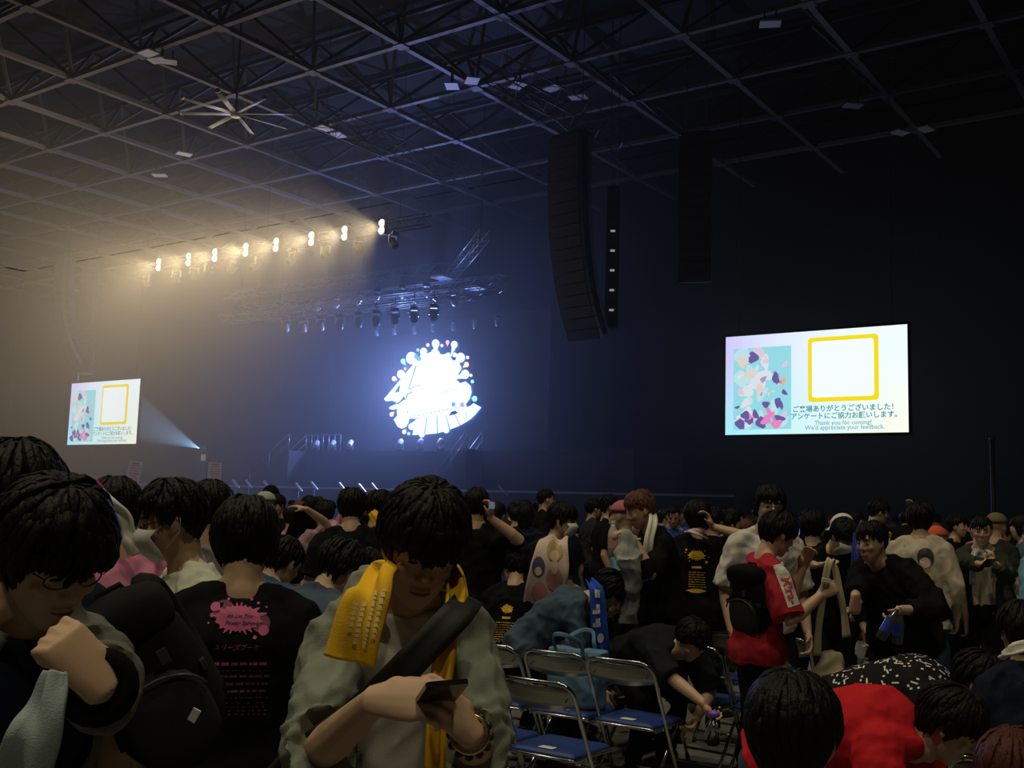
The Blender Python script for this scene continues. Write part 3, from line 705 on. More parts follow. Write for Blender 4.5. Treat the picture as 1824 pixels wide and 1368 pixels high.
def hair_mesh(H, s, seed=0, front=.045, side=-.02, back=-.075, vol=.02, top=.0, jag=.012, cols=72, rows=26, ear=.018, messy=.006, locks=None):
    """a cap of hair whose lower rim follows the hairline round the head, covered with overlapping locks"""
    c, R = H; rs = np.random.RandomState(seed); rr_ = random.Random(seed); vol = vol * .5
    if ear > side + .04: ear = side + .04
    ph = rs.rand(9) * 6; cx0, cy0, cz0 = 0, -.012, .03; ax, ay, az = .078, .098, .088; long_ = back < -.13
    A = [0, 38, 55, 67, 76, 92, 106, 120, 142, 180]; Zs = [front, front + .003, front - .004, side + .006, side, ear, (ear + back) / 2, back + .022, back + .006, back]
    def rim(a):
        deg = abs(math.degrees((a + PI) % (2 * PI) - PI))
        j = sum(math.sin(a * k + ph[i]) for i, k in enumerate((7, 13, 23, 31, 17, 29))) / 3
        return np.interp(deg, A, Zs) + jag * j * (.7 if deg < 60 else .35)
    def pos(a, t, off=0.0, ze=None):
        ze = rim(a) if ze is None else ze
        zend = ze - cz0; thmax = PI / 2; dl = max(0.0, -zend) / az
        if zend > 0: thmax = math.acos(min(1, zend / (az + vol))); dl = 0
        q = t * (thmax + dl); edge = min(1.0, max(0, 1 - t) / .2)
        th = vol * (.4 + .6 * edge) + top * max(0, 1 - t * 1.6) + off
        th += messy * .5 * (math.sin(a * 5 + ph[6]) * .5 + math.sin(a * 3 - t * 4 + ph[7]) * .5)
        if q <= thmax: rad = math.sin(q); z = math.cos(q) * (az + th)
        else: k = q - thmax; z = -k * az; rad = 1 - (.10 if long_ else .22) * min(1.4, k) ** 2
        x = math.sin(a) * (ax + th) * rad; y = math.cos(a) * (ay + th) * rad
        if y < 0 and z < 0 and not long_: y *= 1 - .16 * min(1, -z / .09)
        return V3(x + cx0, y + cy0, z + cz0)
    mb = MB(); vs = []
    an = np.linspace(0, 2 * PI, cols, endpoint=False); ze = [rim(a) for a in an]
    for r in range(rows + 1):
        for k in range(cols):
            p = pos(an[k], r / rows, messy * .35 * math.sin(an[k] * 17 + ph[2] + r / rows * 3) * min(1, r / rows * 2), ze[k]); vs.append(p)
    for f_, dz in ((.88, .004), (.55, .02)):
        for k in range(cols):
            x, y, z = vs[rows * cols + k]; vs.append(V3(x * f_, (y - cy0) * f_ + cy0, z + dz))
    fs = []
    for r in range(rows + 2):
        for k in range(cols):
            k2 = (k + 1) % cols; fs.append((r * cols + k, (r + 1) * cols + k, (r + 1) * cols + k2, r * cols + k2))
    mb.add(np.array(vs), fs)
    n = (0 if cols <= 40 else int(cols * 2.0)) if locks is None else locks
    for i in range(n):
        a = rr_.uniform(0, 2 * PI); t0 = rr_.uniform(.04, .74); t1 = min(1.07, t0 + rr_.uniform(.28, .5)); sw = rr_.uniform(-.3, .3); w_ = rr_.uniform(.006, .012); lift = rr_.uniform(0, messy * .9); pts = []
        z0 = rim(a)
        for k, q in enumerate((0, .25, .55, .8, 1)):
            aa = a + sw * q * (t1 - t0); pts.append(pos(aa, t0 + (t1 - t0) * q, .0015 + lift * (.3, .8, 1, 1, .8)[k] + (.001 if q else -.004), z0))
        rings = []
        for k, p in enumerate(pts):
            t_ = unit(pts[min(4, k + 1)] - pts[max(0, k - 1)]); o = unit(p - V3(0, -.012, .0)); b_ = unit(np.cross(t_, o)); o = np.cross(b_, t_); ww = w_ * (.35, .9, 1, .75, .12)[k]
            rings.append((p, b_ * ww, o * ww * .38))
        mb.loft(rings, 6)
    mb.v = [(np.asarray(v) * s) @ R.T + c for v in mb.v]
    return mb

def rot_head(base_pitch, hd):
    y, p, r = (math.radians(v) for v in hd)
    return Rz(-y) @ Rx(-p) @ Ry(r)

def person(label, hc, z, face=180, h=None, girth=1.0, lean=(2, 5), side=0.0, head=(0, 0, 0), rh=None, lh=None, rpole=None, lpole=None,
           rhand=None, lhand=None, shirt=BLK, sleeve=.42, fit=.016, trousers=BLK, hair=None, hairmat=None, skin=None, vox=.008, cvox=.012, wr=.011,
           group=None, feet=None, twist=0.0, eyes=True, hem=-.15, seed=None, open_front=None, shoulder=1.0, jaw=1.0, facing_world=None, collar=False, bald=False, cuff=0.0,
           legs=True, tors=1.0, under=None, hood=False, root_at=None, kind='person', neckfwd=.02):
    P = Person(); seed = int(hc[0] * 7 + hc[1]) if seed is None else seed
    Pc = at(hc[0], hc[1], z)
    to = unit(V3(EYE[0] - Pc[0], EYE[1] - Pc[1], 0)); rg = V3(-to[1], to[0], 0)      # image right seen from the camera
    if np.dot(rg, rt) < 0: rg = -rg
    f = math.radians(face); d = to * math.cos(f) + rg * math.sin(f)
    rz = math.atan2(-d[0], d[1]) if facing_world is None else facing_world
    a0, a1 = math.radians(lean[0]), math.radians(lean[1]); sd = math.radians(side)
    def skeleton(s, hip):
        N = 24; L = .515 * s; pts = [V3(0, -.10 * s * math.sin(a0), hip)]; fr = []
        tw = math.radians(twist)
        for i in range(N + 1):
            t = i / N; a = a0 + (a1 - a0) * sstep(0.0, .9, t)
            u = V3(math.sin(sd) * t, math.sin(a), math.cos(a)); u = unit(u); g = unit(V3(0, math.cos(a), -math.sin(a))); r = unit(np.cross(g, u))
            q = tw * t; r, g = r * math.cos(q) + g * math.sin(q), g * math.cos(q) - r * math.sin(q)
            fr.append((u, g, r))
            if i < N: pts.append(pts[-1] + u * L / N)
        return pts, fr, L
    def sp(t):
        pts, fr, L = P.sk; N = 24
        if t <= 0: u, g, r = fr[0]; return pts[0] + u * L * t, u, g, r
        i = min(N - 1, int(t * N)); k = t * N - i; u, g, r = fr[min(N, i + (1 if k > .5 else 0))]
        return pts[i] + (pts[min(N, i + 1)] - pts[i]) * k + (u * L * (t - 1) if t > 1 else 0), u, g, r
    HR = rot_head(0, head)
    def headc(s):
        p, u, g, r = sp(1.0)
        nd = unit(u * .6 + HR @ V3(0, 0, 1) * .5)
        return p + nd * .042 * s + g * neckfwd * s + HR @ V3(0, .012, .108) * s
    s = 1.0; hip = .93
    P.sk = skeleton(s, hip); hcz = headc(s)[2]
    if h is None: s = Pc[2] / hcz; hip = .93 * s
    else:
        s = h / 1.72; P.sk = skeleton(s, .93 * s); hip = .93 * s + Pc[2] - headc(s)[2]
        hip = max(.16 * s, min(.96 * s, hip))
    P.sk = skeleton(s, hip); hl = headc(s)
    R3 = Rz(rz); loc = V3(Pc[0], Pc[1], 0) - R3 @ V3(hl[0], hl[1], 0); loc[2] = 0
    P.s = s; P.loc = loc; P.R3 = R3; P.sp = sp; P.H = (hl, HR); P.hip = hip; P.rz = rz
    P.local = lambda w_: R3.T @ (np.asarray(w_, float) - loc)
    P.world = lambda l_: R3 @ np.asarray(l_, float) + loc
    root = thing(kind, label, 'person', loc, rz, group); P.root = root
    G = girth
    # ---- limbs
    arms = []
    for sg, tgt, pole, hopt in ((1, rh, rpole, rhand), (-1, lh, lpole, lhand)):
        p, u, g, r = sp(.845)
        S = p + r * sg * .160 * s * shoulder * (1 + (G - 1) * .5) - u * .0
        if tgt is None:
            dn = V3(0, 0, -1); Wt = S + V3(sg * .07, .07 + .05 * math.sin(a1), -.50) * s
        elif len(tgt) == 3 and tgt[0] == 'w': Wt = P.local(tgt[1])
        elif abs(tgt[0]) > 20: Wt = P.local(at(*tgt))
        else: Wt = S + np.array(tgt, float) * s
        pv = (g * -.6 + r * sg * .5 + V3(0, 0, -.8)) if pole is None else np.array(pole, float)
        E_, Wt = ik(S, Wt, .285 * s, .25 * s, pv)
        hopt = hopt or {}
        hd = unit(Wt - E_); hdd = hopt.get('d'); pn = hopt.get('n')
        if hdd is not None: hd = unit(hd * hopt.get('mix', .0) + R3.T @ np.asarray(hdd, float))
        n = R3.T @ np.asarray(pn, float) if pn is not None else -r * sg
        arms.append((sg, S, E_, Wt, hd, n, hopt))
    P.arms = arms
    # ---- body: head, neck, core and arms in one surface
    mb = MB(); head_shape(mb, P.H, s, jaw=jaw)
    nb = P.H[0] + P.H[1] @ V3(0, -.028, -.10) * s; p1, u, g, r = sp(.97)
    mb.tube([P.H[0] + P.H[1] @ V3(0, -.028, -.05) * s, nb, p1 + u * .02 * s, sp(.9)[0]], [.054 * s, .055 * s * (.9 + .1 * G), .062 * s, .07 * s], 14)
    mb.loft([(sp(t)[0], sp(t)[3] * x * .62 * s, sp(t)[2] * y * .62 * s) for t, x, y in TORSO[:-1]], 14)
    for sg, S, E_, Wt, hd, n, ho in arms:
        p, u, g, r = sp(.9)
        k = .88 + .12 * G; rad = np.array([.05, .052, .047, .041, .040, .041, .034, .0265]) * s * k
        up_ = Wt - E_
        mb.tube([p + r * sg * .05 * s, S, S + (E_ - S) * .3, S + (E_ - S) * .65, E_, E_ + up_ * .25, E_ + up_ * .65, Wt], rad, 12, flat=.94)
        hand(mb, Wt, hd, n, sg, s * 1.03, ho.get('curl', (25, 30, 25)), ho.get('spread', 5), ho.get('thumb', (35, 25)))
    for sg in (1, -1):
        p, u, g, r = sp(1.0); mb.tube([p + r * sg * .02 * s + u * .03 * s, p + r * sg * .06 * s - u * .012 * s, arms[0 if sg > 0 else 1][1]], [.04 * s, .04 * s, .045 * s], 10)
    me = voxel(mb, vox, 2, .45); skin = skin or m_skin
    P.body = obj('body', me, skin, root)
    # ---- shirt
    def ring(t, x, y, e, k=1.0):
        p, u, g, r = sp(t); gg = 1 + (G - 1) * (1.0 if t < .7 else .6)
        return p + g * (.012 * (G - 1) * 10 * s if t < .6 else 0), r * (x * s * gg * tors + e) * k, g * (y * s * gg * tors + e) * k
    T2 = [q for q in TORSO if q[0] >= hem] 
    if hem < -.13: T2 = [(hem, .160, .115)] + T2
    mb = MB(); e = fit
    prof = [ring(t, x, y, e * (1.6 if t < .1 else 1.1 if t < .8 else .8 if t < .95 else .45)) for t, x, y in T2]
    if open_front is None: mb.loft(prof, 24, sq=.88)
    else:
        arcshell(mb, prof, open_front, .022)
        u_ = MB(); u_.loft([ring(t, x, y, .004 if t < .9 else .002) for t, x, y in T2], 22); me = voxel(u_, cvox, 2, .5); wrinkle(me, wr * .5, seed + 3)
        P.under = obj('shirt', me, under or WHT, root)
    if hood:
        p, u, g, r = sp(1.0)
        for a, rr_ in ((0.0, .036),):
            mb.tube([p + (r * math.cos(q) * .105 + g * (math.sin(q) * .10 - .01) + u * (.02 - .05 * max(0, math.sin(q)))) * s for q in np.linspace(-PI * 1.28, PI * .28, 13)], [.026 * s] * 2 + [rr_ * s] * 9 + [.026 * s] * 2, 10)
        mb.ball(p - g * .13 * s - u * .07 * s, .11 * s, .06 * s, .11 * s)
    sl_m = []
    for sg, S, E_, Wt, hd, n, ho in arms:
        p, u, g, r = sp(.9); k = .88 + .12 * G
        L1 = .285 / .535; e2 = e * (1.25 if sleeve < .6 else 1.0); x0 = p + r * sg * .07 * s
        pts = [x0, S]; rr = [.06 * s * k + e2 * .4, .058 * s * k + e2 * .7]
        for q in np.linspace(.12, 1, 9) * sleeve:
            if q <= L1: pt = S + (E_ - S) * q / L1
            else: pt = E_ + (Wt - E_) * (q - L1) / (1 - L1)
            base = np.interp(q, [0, L1 * .6, L1, 1], [.054, .05, .046, .033]) * s * k
            pts.append(pt); rr.append(base + e2 * (1.0 + (.5 if sleeve < .6 else .15) * q / sleeve))
        if cuff: rr[-1] += cuff; rr[-2] += cuff; rr[-3] += cuff * .6
        mb.tube(pts, rr, 14)
        mb.ball(S, .056 * s * k + e2 * .6)
        mb.tube([sp(1.0)[0] + r * sg * .035 * s - g * .012 * s, sp(.965)[0] + r * sg * .085 * s - g * .012 * s, sp(.90)[0] + r * sg * .135 * s], [.040 * s + e2 * .2, .046 * s + e2 * .3, .054 * s + e2 * .5], 12)
    if collar:
        p, u, g, r = sp(1.0)
        mb.tube([p + (r * math.cos(a) * .078 + g * math.sin(a) * .082 + u * .012) * s for a in np.linspace(0, 2 * PI, 15)[:-1]], .016 * s, 6, closed=True)
    me = voxel(mb, cvox, 3, .5)
    wrinkle(me, wr, seed); wrinkle(me, wr * (.45 if cvox < .0115 else .22), seed + 9, wl=(.03, .075) if cvox < .0115 else (.05, .1))
    P.shirt = obj('jacket' if open_front is not None else ('shirt' if sleeve < .8 else 'sweater'), me, shirt, root)
    if legs:
        mb = MB(); p, u, g, r = sp(0)
        mb.loft([ring(t, x, y, .010 * s) for t, x, y in ((-.2, .15, .11), (-.12, .164, .118), (-.02, .166, .12), (.1, .158, .114))], 20)
        sole = []
        for sg in (1, -1):
            Hj = p + r * sg * .088 * s - u * .04 * s
            ft = V3(sg * .12 * s, (.0 if hip > .8 * s else .12 * s), .09 * s) if feet is None else V3(*feet[0 if sg > 0 else 1]) * s + V3(0, 0, .09 * s)
            K, A = ik(Hj, ft, .43 * s, .42 * s, (sg * .12, 1, .25))
            dn = unit(A - K)
            mb.tube([Hj + u * .05 * s, Hj, Hj + (K - Hj) * .45, K, K + (A - K) * .35, K + (A - K) * .97], np.array([.088, .092, .08, .062, .06, .05]) * s * (.6 + .4 * G) + .004, 14)
            sole.append((sg, A))
        me = voxel(mb, max(.014, cvox), 3, .5); wrinkle(me, .007, seed + 5); P.trousers = obj('trousers', me, trousers, root)
        for sg, A in sole:
            sb = MB()
            sb.loft([((A[0] + sg * .0, A[1] + y * s, zz * s), (hw * s, 0, 0), (0, 0, hz * s)) for y, zz, hw, hz in ((-.075, .045, .028, .035), (-.05, .05, .038, .049), (.03, .048, .042, .047), (.1, .036, .046, .035), (.16, .028, .042, .027), (.19, .024, .024, .02))], 12)
            obj('shoe', sb, m_shoe, root)
    # ---- hair, brows, eyes
    if not bald:
        hp = dict(seed=seed); hp.update(hair or {})
        P.hair = tag(obj('hair', hair_mesh(P.H, s, **hp), hairmat or m_hair, root), kind='stuff')
    if eyes:
        c, R = P.H; T = lambda x, y, z_: c + R @ (V3(x, y, z_) * s)
        for sx in (-1, 1):
            obj('eye', MB().ball(T(sx * .030, .080, .006), .0115 * s, .005 * s, .0035 * s, R=R, nu=10, nv=6), m_eye, root)
            obj('eyebrow', MB().tube([T(sx * .014, .084, .026), T(sx * .03, .083, .031), T(sx * .048, .072, .026)], [.0035 * s, .004 * s, .002 * s], 6), hairmat or m_hair, root)
        obj('mouth', MB().tube([T(-.021, .082, -.0625), T(-.008, .0905, -.0635), T(.008, .0905, -.0635), T(.021, .082, -.0625)], [.0015 * s, .003 * s, .003 * s, .0015 * s], 6), m_lip, root)
    return P

def arcshell(mb, rings, gap, th, n=30):
    """open-fronted shell round the rings (front = +second axis); gap: half opening angle in degrees per ring or one value"""
    gaps = gap if isinstance(gap, (list, tuple)) else [gap] * len(rings)
    vo = []; m_ = n + 1
    for (c, ax, ay), gp in zip(rings, np.interp(np.linspace(0, 1, len(rings)), np.linspace(0, 1, len(gaps)), gaps)):
        g = math.radians(gp)
        for lay in (1.0, None):
            for k in range(m_):
                a = PI / 2 + g + (2 * PI - 2 * g) * k / n
                v = np.asarray(ax) * math.cos(a) + np.asarray(ay) * math.sin(a)
                if lay is None: v = v * (1 - th / max(1e-6, np.linalg.norm(v)))
                vo.append(np.asarray(c) + v)
    fs = []; S = 2 * m_
    for i in range(len(rings) - 1):
        b0, b1 = i * S, (i + 1) * S
        for k in range(n):
            fs.append((b0 + k, b0 + k + 1, b1 + k + 1, b1 + k)); fs.append((b0 + m_ + k, b1 + m_ + k, b1 + m_ + k + 1, b0 + m_ + k + 1))
        fs.append((b0, b1, b1 + m_, b0 + m_)); fs.append((b0 + n, b0 + m_ + n, b1 + m_ + n, b1 + n))
    e = (len(rings) - 1) * S
    for k in range(n): fs.append((k, m_ + k, m_ + k + 1, k + 1)); fs.append((e + k, e + k + 1, e + m_ + k + 1, e + m_ + k))
    mb.add(vo, fs)

# ---- worn and carried details
def glasses(P, m=None, round_=False):
    c, R = P.H; s = P.s; T = lambda x, y, z_: c + R @ (V3(x, y, z_) * s); m = m or m_black; mb = MB()
    for sx in (-1, 1):
        mb.tube([T(sx * (.031 + .021 * math.cos(a)), .094 - .012 * abs(.031 + .021 * math.cos(a)) / .05, .006 + .015 * math.sin(a)) for a in np.linspace(0, 2 * PI, 15)[:-1]], .0014 * s, 5, closed=True)
        mb.tube([T(sx * .052, .082, .01), T(sx * .078, .03, .01), T(sx * .08, -.01, .006)], .0015 * s, 5)
    mb.tube([T(-.011, .095, .009), T(.011, .095, .009)], .0014 * s, 5)
    return obj('glasses', mb, m, P.root)
def mask(P, m=None):
    c, R = P.H; s = P.s; m = m or mat('mask_white', (.78, .78, .74), .8, bump=.2, bscale=200); n = 13; rows = [(.0, .094, .02), (-.02, .114, .015), (-.05, .110, .012), (-.085, .092, .012), (-.115, .064, .01)]
    vs = []
    for layer in (0, .002):
        for zz, yf, _ in rows:
            for k in range(n):
                q = (k / (n - 1) - .5) * 2; x = .071 * math.sin(q * 1.35); y = yf - (1 - math.cos(q * 1.25)) * (.062 if zz > -.1 else .04)
                if abs(q) > .9: pass
                vs.append(c + R @ (V3(x, y - layer + .004, zz - .012 * abs(q) * (1 if zz > -.03 else -.6)) * s))
    fs = []; nr = len(rows); o = nr * n
    for r in range(nr - 1):
        for k in range(n - 1):
            a = r * n + k; fs.append((a, a + 1, a + n + 1, a + n)); fs.append((o + a, o + a + n, o + a + n + 1, o + a + 1))
    for k in range(n - 1):
        fs.append((k, o + k, o + k + 1, k + 1)); a = (nr - 1) * n + k; fs.append((a, a + 1, o + a + 1, o + a))
    for r in range(nr - 1):
        for k in (0, n - 1):
            a = r * n + k; q = (a, a + n, o + a + n, o + a); fs.append(q if k == 0 else q[::-1])
    o_ = obj('face_mask', MB().add(vs, fs), m, P.root)
    T = lambda x, y, z_: c + R @ (V3(x, y, z_) * s)
    for sx in (-1, 1): obj('ear_loop', MB().tube([T(sx * .066, .048, -.012), T(sx * .08, .01, .02), T(sx * .088, -.02, .01), T(sx * .084, -.012, -.03), T(sx * .062, .034, -.075)], .002 * s, 5), m, P.root)
    return o_
def cap(P, m, brim=True, label=None):
    c, R = P.H; s = P.s; mb = MB(); rows = []
    for th in np.linspace(.02, 1.5, 9):
        rows.append((c + R @ (V3(0, -.012, .035 + .098 * math.cos(th)) * s), R @ (V3(.093 * math.sin(th), 0, 0) * s), R @ (V3(0, .113 * math.sin(th), 0) * s)))
    mb.loft(rows, 24)
    o = obj('cap', mb, m, P.root)
    if brim:
        b = MB(); vs = []; n = 9
        for dz in (0, -.004):
            for k in range(n):
                q = (k / (n - 1) - .5) * 2; x = .075 * q; yb = .095 * math.sqrt(max(0, 1 - (.75 * q) ** 2)) - .004
                vs.append(c + R @ (V3(x, yb, .046 + dz) * s)); vs.append(c + R @ (V3(x * .95, yb + .075 * math.sqrt(max(0.05, 1 - q * q)), .034 + dz + .01 * q * q * -1) * s))
        fs = []
        for k in range(n - 1): fs += [(2 * k, 2 * k + 1, 2 * k + 3, 2 * k + 2), (2 * n + 2 * k, 2 * n + 2 * k + 2, 2 * n + 2 * k + 3, 2 * n + 2 * k + 1), (2 * k + 1, 2 * n + 2 * k + 1, 2 * n + 2 * k + 3, 2 * k + 3)]
        obj('brim', b.add(vs, fs), m, o)
    return o
def smooth_path(pts, n):
    pts = np.array(pts, float); m_ = len(pts); out = []
    for q in np.linspace(0, m_ - 1, n):
        i = min(m_ - 2, int(q)); t = q - i; p0 = pts[max(0, i - 1)]; p1 = pts[i]; p2 = pts[i + 1]; p3 = pts[min(m_ - 1, i + 2)]
        out.append(.5 * ((2 * p1) + (-p0 + p2) * t + (2 * p0 - 5 * p1 + 4 * p2 - p3) * t * t + (-p0 + 3 * p1 - 3 * p2 + p3) * t ** 3))
    return out
def ribbon(name, label, pts, width, nrm, m, thick=.008, seed=0, n=40, cross=9, fold=.35, cat='towel', parent=None, ends=None, wav=.012):
    """cloth strip along pts; width and normal per control point, gently folded across"""
    path = smooth_path(pts, n); ws = np.interp(np.linspace(0, 1, n), np.linspace(0, 1, len(width)), width) if not np.isscalar(width) else np.full(n, width)
    nn = smooth_path(nrm, n); rs = np.random.RandomState(seed); ph = rs.rand(4) * 6; vo = []; vi = []
    for i in range(n):
        t = unit(path[min(n - 1, i + 1)] - path[max(0, i - 1)]); N_ = unit(nn[i] - t * (nn[i] @ t)); b = np.cross(t, N_)
        for k in range(cross):
            q = k / (cross - 1) - .5; off = wav * math.sin(q * 9 + ph[0] + i * .12) * fold * 2 + wav * .5 * math.sin(i * .5 + q * 4 + ph[1]) * fold
            p = path[i] + b * q * ws[i] + N_ * off; vo.append(p + N_ * thick / 2); vi.append(p - N_ * thick / 2)
    fs = []; o = n * cross
    for i in range(n - 1):
        for k in range(cross - 1):
            a = i * cross + k; fs.append((a, a + 1, a + cross + 1, a + cross)); fs.append((o + a, o + a + cross, o + a + cross + 1, o + a + 1))
        for k in (0, cross - 1):
            a = i * cross + k; q = (a, a + cross, o + a + cross, o + a); fs.append(q if k == 0 else q[::-1])
    for i in (0, n - 1):
        for k in range(cross - 1):
            a = i * cross + k; q = (a, a + 1, o + a + 1, o + a); fs.append(q[::-1] if i == 0 else q)
    mb = MB().add(vo + vi, fs)
    ob = obj(name, mb, m, parent)
    if parent is None: tag(ob, label, cat)
    return ob
def decal(P, target, shapes, origin, u, v, direction, off=.003):
    """print flat shapes on a garment: (name, verts2d, faces, material, layer); coordinates in metres on the u,v plane, local space"""
    me = target.data; bvh = BVHTree.FromPolygons([tuple(x) for x in coords(me)], [tuple(p.vertices) for p in me.polygons])
    origin = np.asarray(origin, float); dv = Vector(direction).normalized()
    for name, q, fs, m, layer in shapes:
        out = []; ok = True
        for a, b in q:
            p = Vector(origin + u * a + v * b); hit, nrm, _, _ = bvh.ray_cast(p - dv * .5, dv, 1.2)
            if hit is None: hit = p
            out.append(tuple(hit - dv * (off + .0012 * layer)))
        o = obj(name, MB().add(out, fs), m, target, smooth=False)
        if len(q) > 60 or name == 'fine_print': o['kind'] = 'stuff'
def blob2d(n, fn, rings=5):
    """filled 2D outline r(angle) with inner rings so it can follow the cloth"""
    vs = [(0, 0)]; fs = []
    for r in range(1, rings + 1):
        for k in range(n):
            a = 2 * PI * k / n; R_ = fn(a) * r / rings; vs.append((R_ * math.cos(a), R_ * math.sin(a)))
    for k in range(n): fs.append((0, 1 + k, 1 + (k + 1) % n))
    for r in range(rings - 1):
        for k in range(n):
            a = 1 + r * n + k; b = 1 + r * n + (k + 1) % n; fs.append((a, a + n, b + n, b))
    return np.array(vs), fs
def splash2d(w, h, seed=0, spikes=18):
    rs = np.random.RandomState(seed); ph = rs.rand(3) * 6
    def fn(a):
        base = 1 / math.sqrt((math.cos(a) / (w / 2)) ** 2 + (math.sin(a) / (h / 2)) ** 2)
        return base * (.72 + .28 * (max(0, math.cos(a * spikes + ph[0])) ** .6) * (.6 + .4 * math.sin(a * 5 + ph[1])))
    return blob2d(spikes * 8, fn)
def rect2d(x, y, w, h, n=4):
    vs = []; fs = []
    for j in (0, 1):
        for i in range(n + 1): vs.append((x - w / 2 + w * i / n, y - h / 2 + h * j))
    for i in range(n): fs.append((i, i + 1, n + 2 + i, n + 1 + i))
    return np.array(vs), fs
def grid2d(x, y, w, h, nx=10, ny=10):
    vs = [(x - w / 2 + w * i / nx, y - h / 2 + h * j / ny) for j in range(ny + 1) for i in range(nx + 1)]
    return np.array(vs), [(j * (nx + 1) + i, j * (nx + 1) + i + 1, (j + 1) * (nx + 1) + i + 1, (j + 1) * (nx + 1) + i) for j in range(ny) for i in range(nx)]
def disc2d(x, y, r, n=10):
    v, f = blob2d(n, lambda a: r, 1); return v + (x, y), f
def text2d(body, x, y, width, **k):
    q, f = text_mesh(body, 1.0, **k); return q * (width / np.ptp(q[:, 0])) + (x, y), f

# ---------------------------------------------------------------- people standing near
PINK = cloth('pink', (0.62, 0.22, 0.38)); YEL = cloth('yellow', (0.85, 0.50, 0.02)); TWHITE = cloth('towel_white', (0.72, 0.70, 0.64)); LBLUE = cloth('light_blue', (0.14, 0.32, 0.45))
OLIVE = cloth('olive', (0.035, 0.04, 0.025)); BROWN = cloth('brown', (0.03, 0.022, 0.018)); STEEL = cloth('steel_blue', (0.055, 0.09, 0.14)); CREAM = cloth('cream', (0.55, 0.48, 0.33)); MAGENTA = cloth('magenta', (.6, .06, .35))
ink_pink = mat('ink_pink', (0.52, 0.09, 0.26), .7); ink_dim = mat('ink_dim_pink', (0.16, 0.03, 0.07), .7); ink_wht = mat('ink_white', (.7, .7, .68), .7); ink_yel = mat('ink_yellow', (.75, .45, .03), .7)
ink_blk = mat('ink_black', (.03, .03, .035), .7); ink_tan = mat('ink_tan', (.42, .30, .13), .7); ink_skin = mat('ink_peach', (.72, .52, .42), .7); ink_rose = mat('ink_rose', (.55, .22, .2), .7); ink_navy = mat('ink_navy', (.05, .06, .16), .7); ink_lil = mat('ink_lilac', (.45, .36, .62), .7)
ink_red = mat('ink_red', (.5, .03, .05), .7); ink_blue = mat('ink_blue', (.03, .1, .5), .7)

# main figure: man looking down at his phone
man = person('man in open grey hoodie and yellow towel looking down at his phone', (752, 975), 2.25, face=14, lean=(2, 12), head=(6, 27, -7), girth=1.0,
             rh=(668, 1248, 1.90), lh=(836, 1306, 1.93), rpole=(.35, -.35, -.9), lpole=(-.25, -.5, -.8),
             rhand=dict(d=rt * 1.0 - fw * .25 + up * .10, n=fw * .75 - up * .65, curl=(22, 36, 26), spread=9, thumb=(26, 24)),
             lhand=dict(d=-rt * .55 + up * .75 - fw * .2, n=-rt * .5 - up * .5 + fw * .55, curl=(35, 50, 40), thumb=(30, 30)),
             shirt=GREY, under=WHT, open_front=[30, 32, 34, 34, 36, 40, 50, 62, 80], sleeve=.60, cuff=.016, fit=.024, hood=True, vox=.0048, cvox=.009, wr=.016,
             hair=dict(front=.020, side=-.03, back=-.085, vol=.03, top=.010, jag=.014, cols=170, rows=40, messy=.007, ear=.0))
def wpts(l): return [at(*q) for q in l]
ytow = ribbon('towel', 'yellow towel with white lettering hanging round the neck of the man with the phone', wpts([(622, 1178, 2.002), (641, 1105, 2.018), (664, 1048, 2.061), (688, 1010, 2.23), (716, 1003, 2.40), (790, 1000, 2.354), (815, 1050, 2.203), (800, 1120, 2.094), (785, 1220, 2.045), (774, 1375, 2.029)]),
       [.100, .098, .085, .06, .055, .055, .055, .05, .042, .042], [-fw, -fw - rt * .2, -fw - rt * .3 + up * .3, up - rt * .4, up + fw * .4, up + fw * .4, up + rt * .5, -fw + rt * .4, -fw, -fw], YEL, .012, 3, n=70, cross=13, fold=.4)
def print_world(name, q, fs, o, u, v, m, parent=None, label=None, cat=None):
    P_ = [np.asarray(o) + u * a + v * b for a, b in q]
    ob = obj(name, MB().add(P_, fs), m, parent, smooth=False); return ob
bag = thing('shoulder_bag', 'black shoulder bag on a wide strap across the man with the phone', 'bag', at(470, 1560, 2.116) * V3(1, 1, 0))
bl_ = bag.location
def off(l): return [np.array(p) - np.array(bl_) for p in wpts(l)]
ribbon('strap', None, off([(836, 1066, 2.203), (815, 1092, 2.089), (760, 1150, 2.034), (690, 1222, 2.013), (620, 1285, 2.03), (540, 1345, 2.05), (480, 1400, 2.148), (440, 1470, 2.224)]), [.06, .062, .062, .062, .062, .062, .06, .06],
       [up + rt * .3 - fw * .4, -fw + up * .5, -fw, -fw, -fw, -fw - rt * .4, -fw - rt, -rt], mat('strap_black', (.008, .008, .009), .7), .006, 1, n=40, cross=5, fold=.1, parent=bag)
obj('bag_body', MB().box(np.array(at(452, 1540, 2.235)) - np.array(bl_), (.12, .3, .24), R=Rz(YAW)), BLK, bag, smooth=False, bevel=.03)
